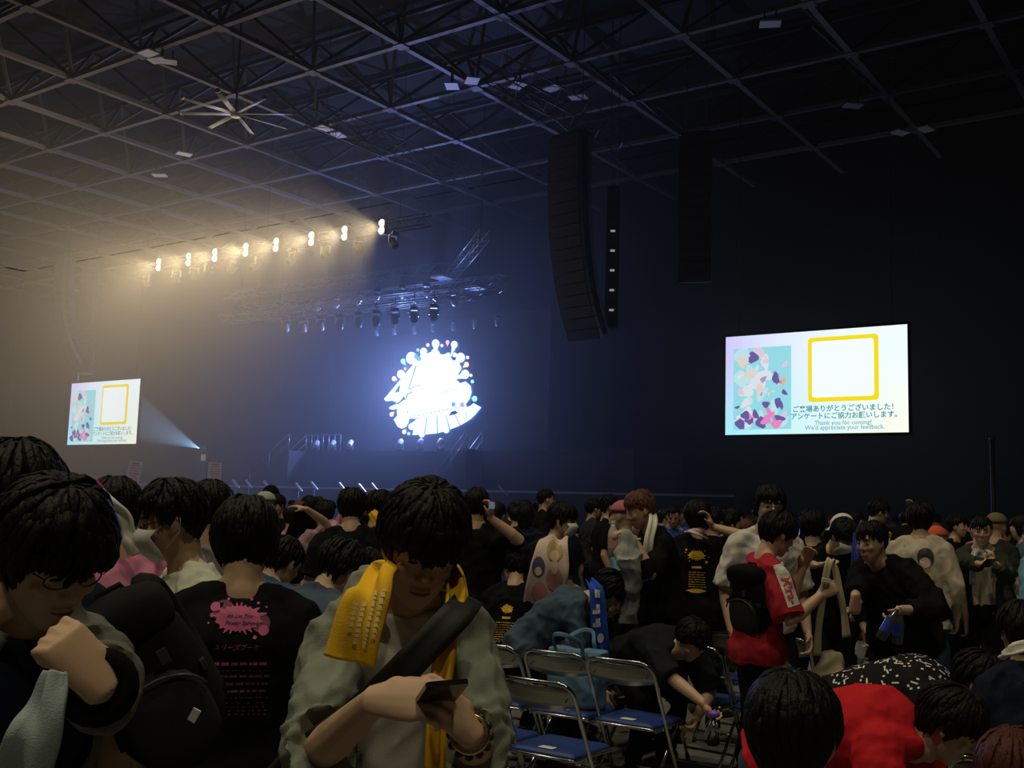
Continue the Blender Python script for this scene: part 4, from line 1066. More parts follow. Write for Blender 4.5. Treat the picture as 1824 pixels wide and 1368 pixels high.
# phone
def slab(name, label, c, wx, ly, n, size, m_body, m_scr, cat='phone', corner=.25):
    wx = unit(wx); n = unit(np.asarray(n) - wx * (np.asarray(n) @ wx)); ly = np.cross(n, wx); t = thing(name, label, cat, c); w_, l_, d_ = size
    def rr(w_, l_, r): return [np.array((sx * (w_ / 2 - r) + r * math.cos(a), sy * (l_ / 2 - r) + r * math.sin(a))) for sx, sy, a0 in ((1, 1, 0), (-1, 1, PI / 2), (-1, -1, PI), (1, -1, 1.5 * PI)) for a in np.linspace(a0, a0 + PI / 2, 5)]
    q = rr(w_, l_, w_ * .14); obj('body', MB().poly([wx * a + ly * b - n * d_ / 2 for a, b in q], d_, n), m_body, t, smooth=False)
    q = rr(w_ * .94, l_ * .96, w_ * .12); obj('screen', MB().poly([wx * a + ly * b + n * (d_ / 2 + .0002) for a, b in q], .0006, n), m_scr, t, smooth=False)
    b = MB()
    for k in range(3): b.ball(wx * (-w_ * .28) + ly * (l_ * .38 - k * .02) - n * d_ * .6, .007, .007, .003, R=np.stack([wx, ly, n], 1), nu=10, nv=6)
    obj('camera_lens', b, m_black, t); return t
m_phone = mat('phone_black', (.02, .02, .022), .12, metal=.3); m_scrn = glow('phone_screen_dim', (.25, .22, .2), .35)
slab('phone', 'dark phone in the hands of the man in the grey hoodie', at(782, 1238, 1.86), rt * .95 + fw * .3, None, up * .80 + fw * .5, (.074, .155, .009), m_phone, m_scrn)
# bracelets
def band(P, i, f, r, tube, m, name, n=20, bead=False):
    sg, S, E_, Wt, *_ = P.arms[i]; c = E_ + (Wt - E_) * f; d = unit(Wt - E_); a = unit(np.cross(d, (0, 0, 1))); b = np.cross(d, a)
    pts = [c + (a * math.cos(q) + b * math.sin(q)) * r for q in np.linspace(0, 2 * PI, n + 1)[:-1]]
    if bead: 
        for p_ in pts: obj(name, MB().ball(p_, tube, nu=8, nv=6), m, P.root)
    else: obj(name, MB().tube(pts, tube, 6, closed=True), m, P.root)
band(man, 1, .86, .037, .0085, m_black, 'bracelet_bead', 12, True)
band(man, 1, .95, .034, .004, mat('gold', (.75, .62, .3), .25, metal=1), 'bracelet')

# left foreground figure with a raised fist
p2 = person('large blurred-looking person in glasses at the left edge raising a fist', (92, 990), 1.85, face=38, lean=(4, 14), head=(8, 30, 4), rh=None, girth=1.1,
            lh=(190, 1262, 1.36), lpole=(-.5, -.2, -.9), lhand=dict(d=up * .75 - rt * .5 - fw * .1, n=-rt * .5 - up * .4 + fw * .5, curl=(52, 66, 44), thumb=(24, 40)), shirt=cloth('grey_stripe', (.13, .14, .12)), under=NAVY, open_front=[24, 26, 28, 34, 50, 70],
            sleeve=.86, fit=.026, cuff=.008, vox=.005, cvox=.011, wr=.011, hair=dict(front=.015, side=-.05, back=-.09, vol=.032, jag=.018, cols=150, rows=36, messy=.009, top=.008, ear=.0), hood=True)
glasses(p2)
band(p2, 1, .93, .040, .02, BLK, 'wristband')
ribbon('towel', 'pale blue-grey towel held at the bottom left corner', wpts([(98, 1195, 1.42), (82, 1255, 1.40), (58, 1320, 1.38), (30, 1400, 1.38)]), [.03, .05, .065, .075], [-fw, -fw - rt * .3, -fw, -fw], cloth('pale_blue', (.33, .40, .42)), .008, 5, n=24, cross=7)
p1 = person('dark-haired person at the upper left edge, taller than the rest', (30, 900), 2.35, face=170, shirt=NAVY, vox=.01, eyes=False, hair=dict(front=.03, vol=.03, back=-.1, jag=.02, cols=130, messy=.012, top=.012))
p6 = person('person in black jacket wearing the black backpack', (112, 1000), 2.95, face=-150, lean=(4, 12), shirt=BLK, sleeve=.95, fit=.022, vox=.01, eyes=False)

def backpack(label, c, right, upv, out, size, m_main, m_front, P=None):
    """rounded pack; out points away from the wearer's back"""
    right, upv, out = unit(right), unit(upv), unit(out); right = unit(np.cross(upv, out)); R = np.stack([right, out, upv], 1); w_, d_, h_ = size
    t = thing('backpack', label, 'backpack', c)
    def lump(cn, sz, sq=.55, k=9):
        mb = MB(); rows = []
        for z_ in np.linspace(-1, 1, k):
            f_ = (1 - abs(z_) ** 3.2) ** .5 if abs(z_) < 1 else .0
            f_ = max(.25, f_); rows.append((R @ (np.array(cn) + (0, 0, z_ * sz[2] / 2)), R @ V3(sz[0] / 2 * f_, 0, 0), R @ V3(0, sz[1] / 2 * f_, 0)))
        return mb.loft(rows, 20, sq=sq)
    me = lump((0, 0, 0), size).mesh('b'); wrinkle(me, .006, 3); obj('body', me, m_main, t)
    obj('front_pocket', lump((0, d_ * .42, -h_ * .18), (w_ * .82, d_ * .5, h_ * .55)), m_front, t)
    obj('top_flap', lump((0, d_ * .1, h_ * .38), (w_ * .95, d_ * .95, h_ * .34)), m_main, t)
    z1 = MB().tube([R @ V3(w_ * .42 * math.cos(a), d_ * .63, -h_ * .1 + h_ * .16 * math.sin(a)) for a in np.linspace(.1, PI - .1, 14)], .004, 5); obj('zip', z1, m_dark, t)
    obj('haul_loop', MB().tube([R @ V3(x, -d_ * .25, z_) for x, z_ in ((-.03, h_ * .48), (-.025, h_ * .55), (.025, h_ * .55), (.03, h_ * .48))], .007, 6), m_main, t)
    for sx in (-1, 1):
        obj('shoulder_strap', MB().tube(smooth_path([R @ V3(sx * w_ * .28, -d_ * .42, h_ * .42), R @ V3(sx * w_ * .33, -d_ * .62, h_ * .47), R @ V3(sx * w_ * .38, -d_ * 1.0, h_ * .40), R @ V3(sx * w_ * .44, -d_ * 1.1, h_ * .1), R @ V3(sx * w_ * .46, -d_ * .5, -h_ * .3)], 18), .016, 8, flat=2.0), m_main, t)
        obj('side_strap', MB().box(R @ V3(sx * w_ * .47, d_ * .1, 0), (.01, d_ * .8, .022), R), m_dark, t, smooth=False)
        obj('buckle', MB().box(R @ V3(sx * w_ * .2, d_ * .66, h_ * .16), (.02, .008, .03), R), m_dark, t, smooth=False)
    return t
bpc = at(275, 1215, 2.2)
t = backpack('black backpack hanging low between the blurred person and the printed black shirt', bpc, rt, up * .9 - rt * .42 - fw * .1, -fw * .9 + rt * .35, (.22, .14, .38), cloth('pack_black', (.014, .014, .015)), cloth('pack_grey', (.026, .027, .032)))
obj('logo_tag', MB().box(at(346, 1274, 2.06) - bpc, (.016, .004, .026), R=np.stack([rt, fw, up], 1) @ Ry(.5)), ink_wht, t, smooth=False)

p3 = person('person in pink shirt with white and pink headband towel', (203, 912), 3.9, face=-150, head=(10, 8, 0), shirt=PINK, hair=dict(front=.03, vol=.026, back=-.09, cols=100), eyes=False)
ribbon('headband_towel', 'white and pink towel tied round the head of the pink-shirted person', wpts([(162, 868, 3.78), (178, 884, 3.72), (200, 905, 3.69), (222, 922, 3.70), (227, 945, 3.70), (233, 965, 3.69), (240, 988, 3.70)]), [.05, .055, .06, .05, .055, .06, .05], [-fw, -fw, -fw + up * .2, -fw, -fw + rt * .2, -fw + rt * .2, -fw], TWHITE, .01, 3, n=36, cross=7)
tip = obj('towel_tip', MB().box(at(168, 868, 3.715), (.045, .012, .05), R=np.stack([rt, fw, up], 1) @ Ry(.8)), MAGENTA, smooth=False, bevel=.004)
tag(tip, 'magenta end of the headband towel at the left', 'towel end')

p4 = person('man in profile with glasses, white face mask and white shirt', (303, 930), 3.3, face=-78, lean=(2, 8), head=(4, 12, 0), shirt=cloth('white_tee', (.66, .66, .56)), sleeve=.9, fit=.024, vox=.006, cvox=.011, wr=.010,
            hair=dict(front=.055, side=-.005, back=-.07, vol=.026, jag=.010, cols=130, rows=34, top=.006), lh=(.0, .3, -.32), rh=(.05, .25, -.3))
glasses(p4); mask(p4)

p5 = person('person seen from behind in black shirt with pink splash print', (437, 968), 2.976, face=178, lean=(1, 6), head=(0, 16, 0), girth=1.12, shirt=BLK, fit=.024, sleeve=.55, vox=.007, cvox=.011, wr=.006,
            hair=dict(front=.03, side=-.06, back=-.082, vol=.030, jag=.012, cols=150, rows=36, top=.004))
def back_frame(P, t=.66):
    p, u, g, r = P.sp(t); return p - g * .3, -r, u, g           # seen from behind, image right is the wearer's right
def back_print(P, shapes, t=.66, flip=1): 
    p, u, g, r = P.sp(t); decal(P, P.shirt, shapes, p - g * .1, r, u, g)
sh = [('splash_print', *splash2d(.155, .088, 2, 20), ink_pink, 1)]
for x, y, r in ((-.062, .03, .013), (.066, -.03, .014), (-.068, .008, .006), (.03, .05, .004), (.048, .04, .004), (-.03, .05, .004), (.045, -.048, .005), (-.075, -.012, .003), (.07, .03, .003)): sh.append(('splash_dot', *disc2d(x, y, r), ink_pink, 1))
for x, y, r in ((-.04, .02, .028), (.058, -.012, .024)): sh.append(('splash_shade', *disc2d(x, y, r, 16), ink_dim, 0))
sh += [('lettering', *text2d('4th Live Tour', .004, .006, .068, shear=.3, bold=.02), ink_blk, 2), ('lettering', *text2d('Power Spread', .008, -.012, .085, shear=.3, bold=.02), ink_blk, 2), ('lettering', *text2d('スリーズブーケ', 0, -.075, .115, shear=.25), ink_dim if False else ink_pink, 1)]
rr = random.Random(5)
for row, (y, hh) in enumerate(((-.115, .008), (-.132, .003), (-.146, .006), (-.165, .006), (-.183, .006), (-.2, .003), (-.213, .003), (-.222, .003), (-.232, .003), (-.241, .003))):
    x = -.085 + rr.uniform(0, .01)
    while x < .08:
        l = rr.uniform(.006, .02) if hh > .004 else rr.uniform(.003, .008); sh.append(('print_line', *rect2d(x + l / 2, y, l, hh, 1), ink_dim if row else ink_pink, 1)); x += l * (1.3 if hh > .004 else 2.2)
# many tiny strokes become one part
def merge2d(shapes, names, newname):
    keep = [q for q in shapes if q[0] not in names]; by = {}
    for q in shapes:
        if q[0] in names: by.setdefault((q[0], q[3].name, q[4]), []).append(q)
    for (nm, _, lay), l in by.items():
        vs = []; fs = []; n = 0
        for q in l: vs.append(q[1]); fs += [tuple(i + n for i in f_) for f_ in q[2]]; n += len(q[1])
        vs = np.concatenate(vs)
        if len(vs) <= 60: vs = np.concatenate([vs])
        keep.append((newname, vs, fs, l[0][3], lay))
    return keep
def back_shapes(P, shapes, t):
    p, u, g, r = P.sp(t); shapes = merge2d(shapes, ('print_line', 'splash_dot'), 'fine_print')
    decal(P, P.shirt, shapes, p - g * .1, r, u, g)
back_shapes(p5, sh, .87)

# ---------------------------------------------------------------- people in the middle distance
p8 = person('person with bushy dark hair right behind the masked man', (374, 905), 5.0, face=175, shirt=cloth('greyish', (.2, .19, .18)), hair=dict(front=.03, back=-.12, vol=.03, cols=90), eyes=False)
p9 = person('person lifting a small camera left of the grey cap', (389, 898), 6.6, face=160, shirt=BLK, rh=(408, 906, 6.3), rhand=dict(d=up, n=-rt, curl=(50, 50, 30)), eyes=False)
slab('compact_camera', 'small lit camera held up beside the bushy-haired head', at(405, 893, 6.28), rt, None, -fw, (.07, .05, .02), m_black, glow('camera_screen', (.9, .75, .65), .7), cat='camera')
p10 = person('person in pale grey cap far left of centre', (470, 898), 10.800, face=-70, shirt=CHAR, bald=True, vox=.011); cap(p10, cloth('cap_grey', (.38, .42, .38)))
p11 = person('person in flat dark cap behind the pale grey cap', (483, 884), 13, face=150, shirt=BLK, vox=.013, bald=True, eyes=False); cap(p11, BLK)
p10b = person('dark-haired person in black jacket right of the pale cap', (494, 900), 12.690, face=-40, head=(0, 20, 0), shirt=BLK, sleeve=.9)
p12 = person('person in pink and purple printed shirt raising one arm', (577, 918), 9.198, face=-165, lean=(2, 6), head=(15, 5, 0), shirt=cloth('tie_dye', (.50, .32, .40)), rh=(536, 898, 8.825), rpole=(.5, .2, .6), rhand=dict(d=-rt + up * .3, n=-up, curl=(15, 15, 10)), fit=.022, lh=(.0, .28, -.2))
ribbon('dark_jacket', 'dark jacket being pulled on by the person with the raised arm', wpts([(545, 898, 9.074), (540, 930, 9.136), (532, 975, 9.198), (528, 1040, 9.198)]), [.05, .2, .28, .3], [-fw] * 4, BLK, .03, 2, n=24, cross=11, fold=1.0, cat='jacket')
p13 = person('person from behind in black shirt with white lettering', (627, 905), 6.9, face=178, lean=(2, 8), shirt=BLK, girth=1.1, head=(0, 12, 0), fit=.022, eyes=False, hair=dict(front=.03, back=-.09, vol=.028, cols=100))
back_shapes(p13, [('lettering', *text2d('LINKS', .03, 0, .10, bold=.02, shear=.2), ink_wht, 1), ('lettering', *text2d('GAMES', .035, -.045, .09, bold=.02, shear=.2), ink_wht, 1), ('print_line', *rect2d(.035, -.08, .06, .006), ink_wht, 1)], .45)
p14 = person('person with yellow and white towel left of the phone man', (677, 903), 8.208, face=125, shirt=BLK, hair=dict(front=.03, back=-.09, vol=.026, cols=90))
ribbon('towel', 'yellow and white towel round a neck just left of the phone man', wpts([(662, 912, 8.014), (670, 922, 7.992), (678, 935, 7.970), (684, 952, 7.970)]), [.06, .09, .08, .05], [-fw + up * .4, -fw, -fw, -fw], YEL, .02, 5, n=16, cross=7)
p15a = person('crouching person in blue denim jacket behind the printed black shirt', (503, 1003), 5.0, h=1.68, face=150, lean=(15, 40), head=(20, 30, 0), shirt=DENIM, sleeve=.95, collar=True, eyes=False)
p15b = person('stooping person in navy jacket left of the yellow towel', (607, 1018), 4.5, h=1.7, face=140, lean=(15, 40), head=(10, 35, 0), shirt=STEEL, sleeve=.95, eyes=False, collar=True, hair=dict(front=.03, vol=.03, messy=.012, jag=.02, cols=100))
p15c = person('stooping dark-haired person half hidden by the yellow towel', (655, 1022), 5.6, h=1.7, face=160, lean=(15, 40), head=(0, 35, 0), shirt=BLK, eyes=False)

p16 = person('stout person from behind in plain black shirt lifting a camera', (848, 900), 7.752, face=180, girth=1.22, shirt=BLK, fit=.02, rh=(873, 922, 7.410), rpole=(.8, .2, -.6), rhand=dict(d=up + rt * .2, n=-rt + fw * .3, curl=(45, 45, 30)), hair=dict(front=.03, back=-.075, vol=.018, cols=100, messy=.003, jag=.006), eyes=False)
slab('phone', 'small lit phone held up by the stout person in black', at(876, 900, 7.353), rt, None, -fw, (.045, .05, .012), m_black, glow('phone_lit', (.4, .45, .55), .25))
back_shapes(p16, [('lettering', *text2d('SORA', -.17, 0, .10, bold=.03), ink_wht, 1), ('lettering', *text2d('UIH', -.175, -.06, .075, bold=.03), ink_wht, 1), ('print_line', *rect2d(-.17, -.12, .05, .008), ink_wht, 1), ('print_line', *rect2d(-.16, -.16, .03, .008), ink_wht, 1)], .12)
p17 = person('seated person from behind in black shirt with yellow print', (921, 1012), 7.500, h=1.66, face=165, lean=(5, 22), head=(-10, 22, 0), shirt=BLK, hair=dict(front=.03, back=-.06, vol=.02, cols=100), eyes=False, feet=((.14, .42, 0), (-.14, .42, 0)))
sh = [('splash_print', *splash2d(.1, .075, 5, 14), ink_yel, 1), ('lettering', *text2d('DOLLCHESTRA', .0, -.06, .09, bold=.02, shear=.2), ink_yel, 1)]
for row in range(9):
    x = -.07 - row * .002
    while x < .06: l = rr.uniform(.008, .03); sh.append(('print_line', *rect2d(x + l / 2, -.095 - row * .015, l, .006, 1), ink_yel, 1)); x += l * 1.25
sh[1] = ('print_line', *rect2d(0, -.06, .06, .016), ink_yel, 1)
back_shapes(p17, sh, .62)

p18 = person('man with glasses and white mask bending right behind the pale printed cloth', (1003, 927), 7.680, face=72, lean=(8, 28), head=(0, 8, 0), shirt=BLK, fit=.02, lh=(.1, .3, -.35), rh=(-.05, .05, -.45), hair=dict(front=.02, side=-.03, back=-.08, vol=.03, cols=110))
glasses(p18); mask(p18)
cl = ribbon('printed_cloth', 'pale pink cloth with printed figures draped over a shoulder', wpts([(995, 958, 7.558), (985, 966, 7.314), (980, 1005, 7.216), (972, 1050, 7.216), (962, 1095, 7.253)]), [.14, .20, .26, .28, .26], [up, -fw + up * .6, -fw, -fw, -fw], cloth('pale_pink', (.62, .48, .44)), .01, 8, n=36, cross=15, fold=.7, cat='cloth')
def flatprint(target, c, shapes):
    """project flat shapes along the view-independent normal of a hanging cloth"""
    me = target.data; bvh = BVHTree.FromPolygons([tuple(x) for x in coords(me)], [tuple(p.vertices) for p in me.polygons]); o = at(*c); fl = unit(V3(fw[0], fw[1], 0)); rgt = unit(np.cross(fl, (0, 0, 1))); dv = Vector(fl)
    for name, q, fs, m, layer in merge2d(shapes, ('print_line', 'splash_dot'), 'fine_print'):
        out = []
        for a, b in q:
            p = Vector(o + rgt * a + V3(0, 0, 1) * b); hit, *_ = bvh.ray_cast(p - dv * .5, dv, 1.2); hit = hit or p; out.append(tuple(hit - dv * (.004 + .0015 * layer)))
        ob = obj(name, MB().add(out, fs), m, target, smooth=False)
        if len(q) > 60 or name == 'fine_print': ob['kind'] = 'stuff'
ell = lambda x, y, w_, h_, n=18: (blob2d(n, lambda a: 1 / math.sqrt((math.cos(a) / (w_ / 2)) ** 2 + (math.sin(a) / (h_ / 2)) ** 2), 3)[0] + (x, y), blob2d(n, lambda a: 1, 3)[1])
flatprint(cl, (975, 1005, 7.192), [('print_shape', *ell(.05, .09, .11, .15), ink_tan, 1), ('print_shape', *ell(.05, .058, .062, .075), ink_skin, 2), ('print_shape', *ell(-.06, -.02, .085, .14), ink_navy, 1), ('print_shape', *ell(-.06, -.05, .05, .06), ink_skin, 2), ('print_shape', *ell(.05, -.1, .11, .16), ink_rose, 1), ('print_shape', *ell(-.05, -.19, .1, .14), ink_rose, 1), ('print_shape', *ell(.05, -.02, .05, .1), ink_skin, 2)])
_ts = random.Random(8); strokes = []
for col, (x0, y0, y1) in enumerate(((-.028, -.02, .03), (-.014, -.045, .035), (.004, -.05, .055), (.02, -.03, .06))):
    yy = y0
    while yy < y1: l = _ts.uniform(.006, .014); strokes.append(('print_line', *rect2d(x0 + .16 * yy, yy + l / 2, .008, l * .8, 1), mat('ink_pale_yellow', (.8, .68, .3), .7), 1)); yy += l
flatprint(ytow, (652, 1108, 1.99), strokes)
p19 = person('tall short-haired person looking right beyond the masked man', (973, 890), 13.965, face=100, shirt=BLK, vox=.012, hair=dict(front=.06, side=.01, back=-.05, vol=.012))
p19b = person('person with long dark hair and blue garment left of the masked man', (936, 918), 11.610, face=170, shirt=NAVY, vox=.012, hair=dict(front=.02, side=-.1, back=-.2, vol=.03, cols=90), eyes=False)
p20 = person('dark-haired person looking right, left one of a pair', (1058, 906), 13.940, face=110, shirt=CHAR)
p20b = person('person with glasses looking right, right one of a pair', (1086, 902), 11.700, face=95, shirt=BLK); glasses(p20b)
p21 = person('man with pinkish hair in black coat sorting a grey garment', (1140, 908), 7.200, face=-68, lean=(2, 12), head=(0, 22, 0), shirt=BLK, sleeve=.72, fit=.024, hairmat=m_pinkhair, hair=dict(front=.05, side=0, back=-.06, vol=.016, messy=.003, jag=.006, cols=100), trousers=BLK,
             lh=(1128, 958, 6.900), rh=(1120, 985, 7.080), lpole=(-.3, -.4, -.9), lhand=dict(d=-rt * .8 + up * .4, n=-up, curl=(40, 40, 30)))
band(p21, 1, .9, .036, .008, mat('bracelet_yellow', (.7, .65, .1), .4), 'bracelet_bead', 10, True)
ribbon('towel', 'white towel round the neck of the pink-haired man', wpts([(1152, 1000, 6.960), (1156, 960, 6.960), (1163, 928, 7.056), (1160, 915, 7.224), (1146, 918, 7.368)]), [.06, .06, .06, .06, .05], [-fw, -fw + rt * .3, -fw + up * .5 + rt * .4, up, up - rt * .3], TWHITE, .012, 2, n=26, cross=6)
gm = MB()
for q, r_ in (((1118, 968, 6.864), .07), ((1112, 990, 6.840), .085), ((1126, 1000, 6.840), .08), ((1138, 985, 6.888), .06)): gm.ball(at(*q), r_, r_ * .8, r_ * 1.1)
gm.tube(wpts([(1122, 985, 6.840), (1128, 1030, 6.864), (1124, 1070, 6.888), (1118, 1108, 6.912)]), [.09, .07, .062, .07], 14, flat=1.3)
gm.tube(wpts([(1138, 985, 6.864), (1148, 1010, 6.864), (1146, 1035, 6.864)]), [.05, .05, .04], 12)
me = voxel(gm, .01, 3); wrinkle(me, .016, 4); tag(obj('grey_garment', me, cloth('grey_garment', (.33, .35, .34))), 'crumpled grey garment held by the pink-haired man', 'garment')
p22 = person('person in a pink bandana behind the pink-haired man', (1108, 920), 8.510, face=-110, shirt=LBLUE, vox=.011, bald=True); cap(p22, cloth('bandana', (.45, .14, .16)), False)
def bottle(label, c, axis, liquid, capm, s=1.0, lab=None):
    t = thing('plastic_bottle', label, 'bottle', c); a = unit(axis); x = unit(np.cross(a, (0.3, .5, .1))); y = np.cross(a, x)
    m = mat('bottle_' + liquid[0], liquid[1], .08, spec=.6); L = lambda prof: [(a * z_ * s, x * r * s, y * r * s) for z_, r in prof]
    obj('bottle_body', MB().loft(L([(-.1, .026), (-.097, .031), (.03, .032), (.055, .028), (.085, .014), (.1, .0125)]), 16), m, t)
    obj('cap', MB().loft(L([(.1, .0145), (.118, .0145)]), 14), capm, t, 'auto')
    obj('label', MB().loft(L([(-.05, .0325), (.02, .0328)]), 16, cap=False), lab or m_white, t); return t
bottle('water bottle with white cap held behind the grey garment', at(1092, 962, 7.080), V3(0, 0, 1), ('clear', (.55, .5, .5)), m_white, 1.1, mat('bottle_label_pink', (.5, .3, .28), .4))
p23 = person('balding person facing the camera looking down beside the yellow splash shirt', (1199, 920), 12.600, face=0, head=(0, 28, 0), shirt=BLUEC, vox=.010, hair=dict(front=.085, side=.03, back=-.05, vol=.01, messy=.002))
p24 = person('person from behind in black shirt with yellow splash print', (1243, 922), 7.839, face=178, lean=(1, 6), shirt=BLK, girth=1.08, fit=.022, rh=(1268, 938, 7.605), rpole=(.9, .2, -.5), rhand=dict(d=up - rt * .3, n=-rt, curl=(30, 30, 30)), hair=dict(front=.02, side=-.05, back=-.09, vol=.03, cols=110), eyes=False, collar=False)
sh = [('splash_print', *splash2d(.15, .085, 9, 18), ink_yel, 1)]
for x, y, r in ((-.075, .04, .008), (.07, -.045, .01), (-.08, .02, .004), (.06, .035, .004), (-.05, -.04, .005), (.085, -.01, .004)): sh.append(('splash_dot', *disc2d(x, y, r), ink_yel, 1))
sh.append(('print_line', *rect2d(0, -.085, .07, .014), ink_yel, 1))
for row in range(7):
    x = -.055
    while x < .055: l = rr.uniform(.01, .035); sh.append(('print_line', *rect2d(x + l / 2, -.12 - row * .017, l, .005, 1), ink_yel, 1)); x += l * 1.2
sh.append(('print_base', *ell(0, -.25, .15, .03), ink_yel, 1))
back_shapes(p24, sh, .74)
ribbon('towel', 'pale towel round the neck above the yellow splash print', wpts([(1225, 948, 7.745), (1236, 946, 7.628), (1248, 950, 7.605), (1258, 958, 7.663)]), .05, [-fw + up, -fw + up * .6, -fw + up * .6, -fw + up], cloth('pink_white', (.6, .5, .52)), .015, 2, n=16, cross=6)
p24b = person('person in red top hidden behind the raised arm', (1272, 930), 8.848, face=140, shirt=cloth('dull_red', (.28, .03, .04)), vox=.012, eyes=False)
p24c = person('person in blue shirt stooping right of the yellow splash shirt', (1300, 935), 9.856, face=110, lean=(10, 30), shirt=BLUEC, vox=.012, eyes=False)
p25 = person('smiling man with glasses in white and pink jersey', (1371, 903), 6.667, face=22, head=(8, 4, -4), shirt=cloth('jersey_white', (.60, .58, .55)), sleeve=.5, fit=.026, wr=.012, hair=dict(front=.05, side=-.035, back=-.09, vol=.024, cols=120), lean=(2, 6)); glasses(p25)
p, u, g, r = p25.sp(.5)
decal(p25, p25.shirt, [('pink_panel', *ell(.03, -.02, .13, .3), cloth('jersey_pink', (.58, .34, .48)), 0)], p + g * .1, -r, u, -g)
p26 = person('boy in red and white jersey with black backpack', (1386, 952), 5.940, face=112, lean=(2, 8), head=(-6, 22, 0), shirt=REDC if False else cloth('jersey_red', (.36, .015, .03)), sleeve=.5, fit=.026, wr=.011, rh=(1462, 1060, 5.700), lh=(1430, 1010, 5.940), rpole=(.3, -.7, -.7), rhand=dict(d=rt * .7 + up * .5 - fw * .2, n=-up * .5 + fw, curl=(65, 70, 50)),
             hair=dict(front=.02, side=-.03, back=-.075, vol=.032, cols=130, rows=32))
sg, S, E_, Wt, *_ = p26.arms[0]
ax_ = unit(E_ - S); nrm_ = p26.R3.T @ unit(-fw * V3(1, 1, 0)); sd_ = unit(np.cross(ax_, nrm_))
decal(p26, p26.shirt, [('white_sleeve_panel', *grid2d(-.03, .03, .24, .075, 14, 8), cloth('jersey_white2', (.6, .6, .58)), 0), ('lettering', *text2d('Mira-', .0, .03, .15, bold=.03), ink_red, 2)], S + (E_ - S) * .35, ax_, -sd_, -nrm_)
backpack('black backpack worn by the boy in the red and white jersey', at(1338, 1072, 5.784), rt, up * .98 - rt * .1, -rt * .85 - fw * .5, (.25, .14, .38), BLK, cloth('pack_dark', (.025, .027, .026)))
p27 = person('person from behind with dark bushy hair and white lettering on black', (1448, 938), 8.333, face=170, shirt=BLK, fit=.022, hair=dict(front=.02, back=-.1, vol=.034, cols=110, messy=.01), eyes=False)
back_shapes(p27, [('lettering', *text2d('HOGA', .0, -.01, .1, bold=.03), ink_wht, 1), ('lettering', *text2d('UGASHI', .02, -.075, .16, bold=.03), ink_wht, 1)], .42)
p28 = person('person with mask looking down at the cream tote straps', (1503, 955), 7.576, face=40, lean=(4, 20), head=(0, 38, 0), shirt=BLK, sleeve=.9, rh=(1452, 1010, 6.934), lh=None, rhand=dict(d=rt, n=up, curl=(10, 15, 10)), hair=dict(front=.02, side=-.04, back=-.09, vol=.028, cols=110)); mask(p28)
ribbon('towel', 'blue towel hanging beside the masked person looking down', wpts([(1525, 950, 7.383), (1524, 985, 7.293), (1520, 1020, 7.267)]), [.04, .06, .05], [-fw] * 3, cloth('towel_blue', (.03, .05, .35)), .01, 2, n=14, cross=6)
p29 = person('big man in black sweater bending with two bottles in hand', (1552, 965), 6.616, face=-42, girth=1.28, lean=(14, 44), head=(-4, 12, 0), h=1.78, shirt=BLK, sleeve=.93, fit=.03, rh=(1519, 1078, 6.162), lh=(1606, 1086, 6.227), hair=dict(front=.06, side=0, back=-.06, vol=.013, messy=.003, jag=.006, cols=100),
             rhand=dict(d=-up, n=-rt * .3 + fw, curl=(50, 50, 30)), lhand=dict(d=-up * .6 - rt * .6 - fw * .3, n=-rt + -up * .4, curl=(50, 50, 40)), wr=.012)
bottle('clear bottle with blue label in the hand of the big man in black, left one', at(1583, 1112, 6.123), up * .85 + rt * .5, ('dim', (.05, .06, .07)), m_white, 1.0, mat('label_blue', (.03, .06, .4), .3))
bottle('clear bottle with blue label in the hand of the big man in black, right one', at(1600, 1116, 6.200), up * 1.0 + rt * .05, ('dim', (.05, .06, .07)), m_white, 1.0, mat('label_blue', (.03, .06, .4), .3))
p30 = person('person from behind in off-white shirt with a printed figure', (1640, 925), 8.316, face=172, lean=(1, 10), shirt=cloth('off_white', (.50, .44, .36)), fit=.026, girth=1.12, sleeve=.75, wr=.010, trousers=DENIM, hair=dict(front=.02, side=-.05, back=-.10, vol=.032, cols=110, messy=.01), eyes=False, hem=-.28)
back_shapes(p30, [('print_shape', *ell(.06, .01, .12, .15), ink_blk, 1), ('print_shape', *ell(.058, -.03, .08, .08), ink_skin, 2), ('print_shape', *ell(.06, -.15, .15, .17), ink_tan, 1), ('print_shape', *ell(.03, -.2, .07, .12), ink_skin, 2), ('print_shape', *ell(-.1, .1, .02, .035), mat('ink_teal', (.1, .4, .35), .7), 1), ('print_shape', *ell(.04, -.27, .15, .07), ink_rose, 1)], .68)
p31 = person('shaven-headed man in dark green jacket facing the camera with a phone', (1749, 945), 8.832, face=8, head=(6, 12, 0), lean=(2, 6), shirt=OLIVE, under=cloth('print_tee', (.55, .5, .4)), open_front=[26, 26, 28, 32, 40, 60], sleeve=.95, fit=.026, rh=(1745, 1005, 8.384), lh=(1775, 1005, 8.448), hair=dict(front=.062, side=.012, back=-.05, vol=.006, messy=.001, jag=.003, cols=80), rhand=dict(d=rt * .8 + up * .2, n=up, curl=(35, 35, 25)), lhand=dict(d=-rt * .8 + up * .2, n=up, curl=(35, 35, 25)))
slab('phone', 'dark phone held by the shaven-headed man at the right', at(1760, 1003, 8.320), rt, None, up * .8 + fw * .5, (.075, .15, .01), m_phone, m_scrn)
ribbon('towel', 'blue and white towel round the neck of the shaven-headed man', wpts([(1732, 1040, 8.525), (1733, 1005, 8.525), (1737, 984, 8.653), (1750, 978, 8.960), (1764, 984, 8.653), (1768, 1000, 8.525), (1770, 1030, 8.525)]), .05, [-fw, -fw, up - fw, up, up - fw, -fw, -fw], cloth('towel_blue_white', (.4, .48, .6)), .012, 4, n=30, cross=6)
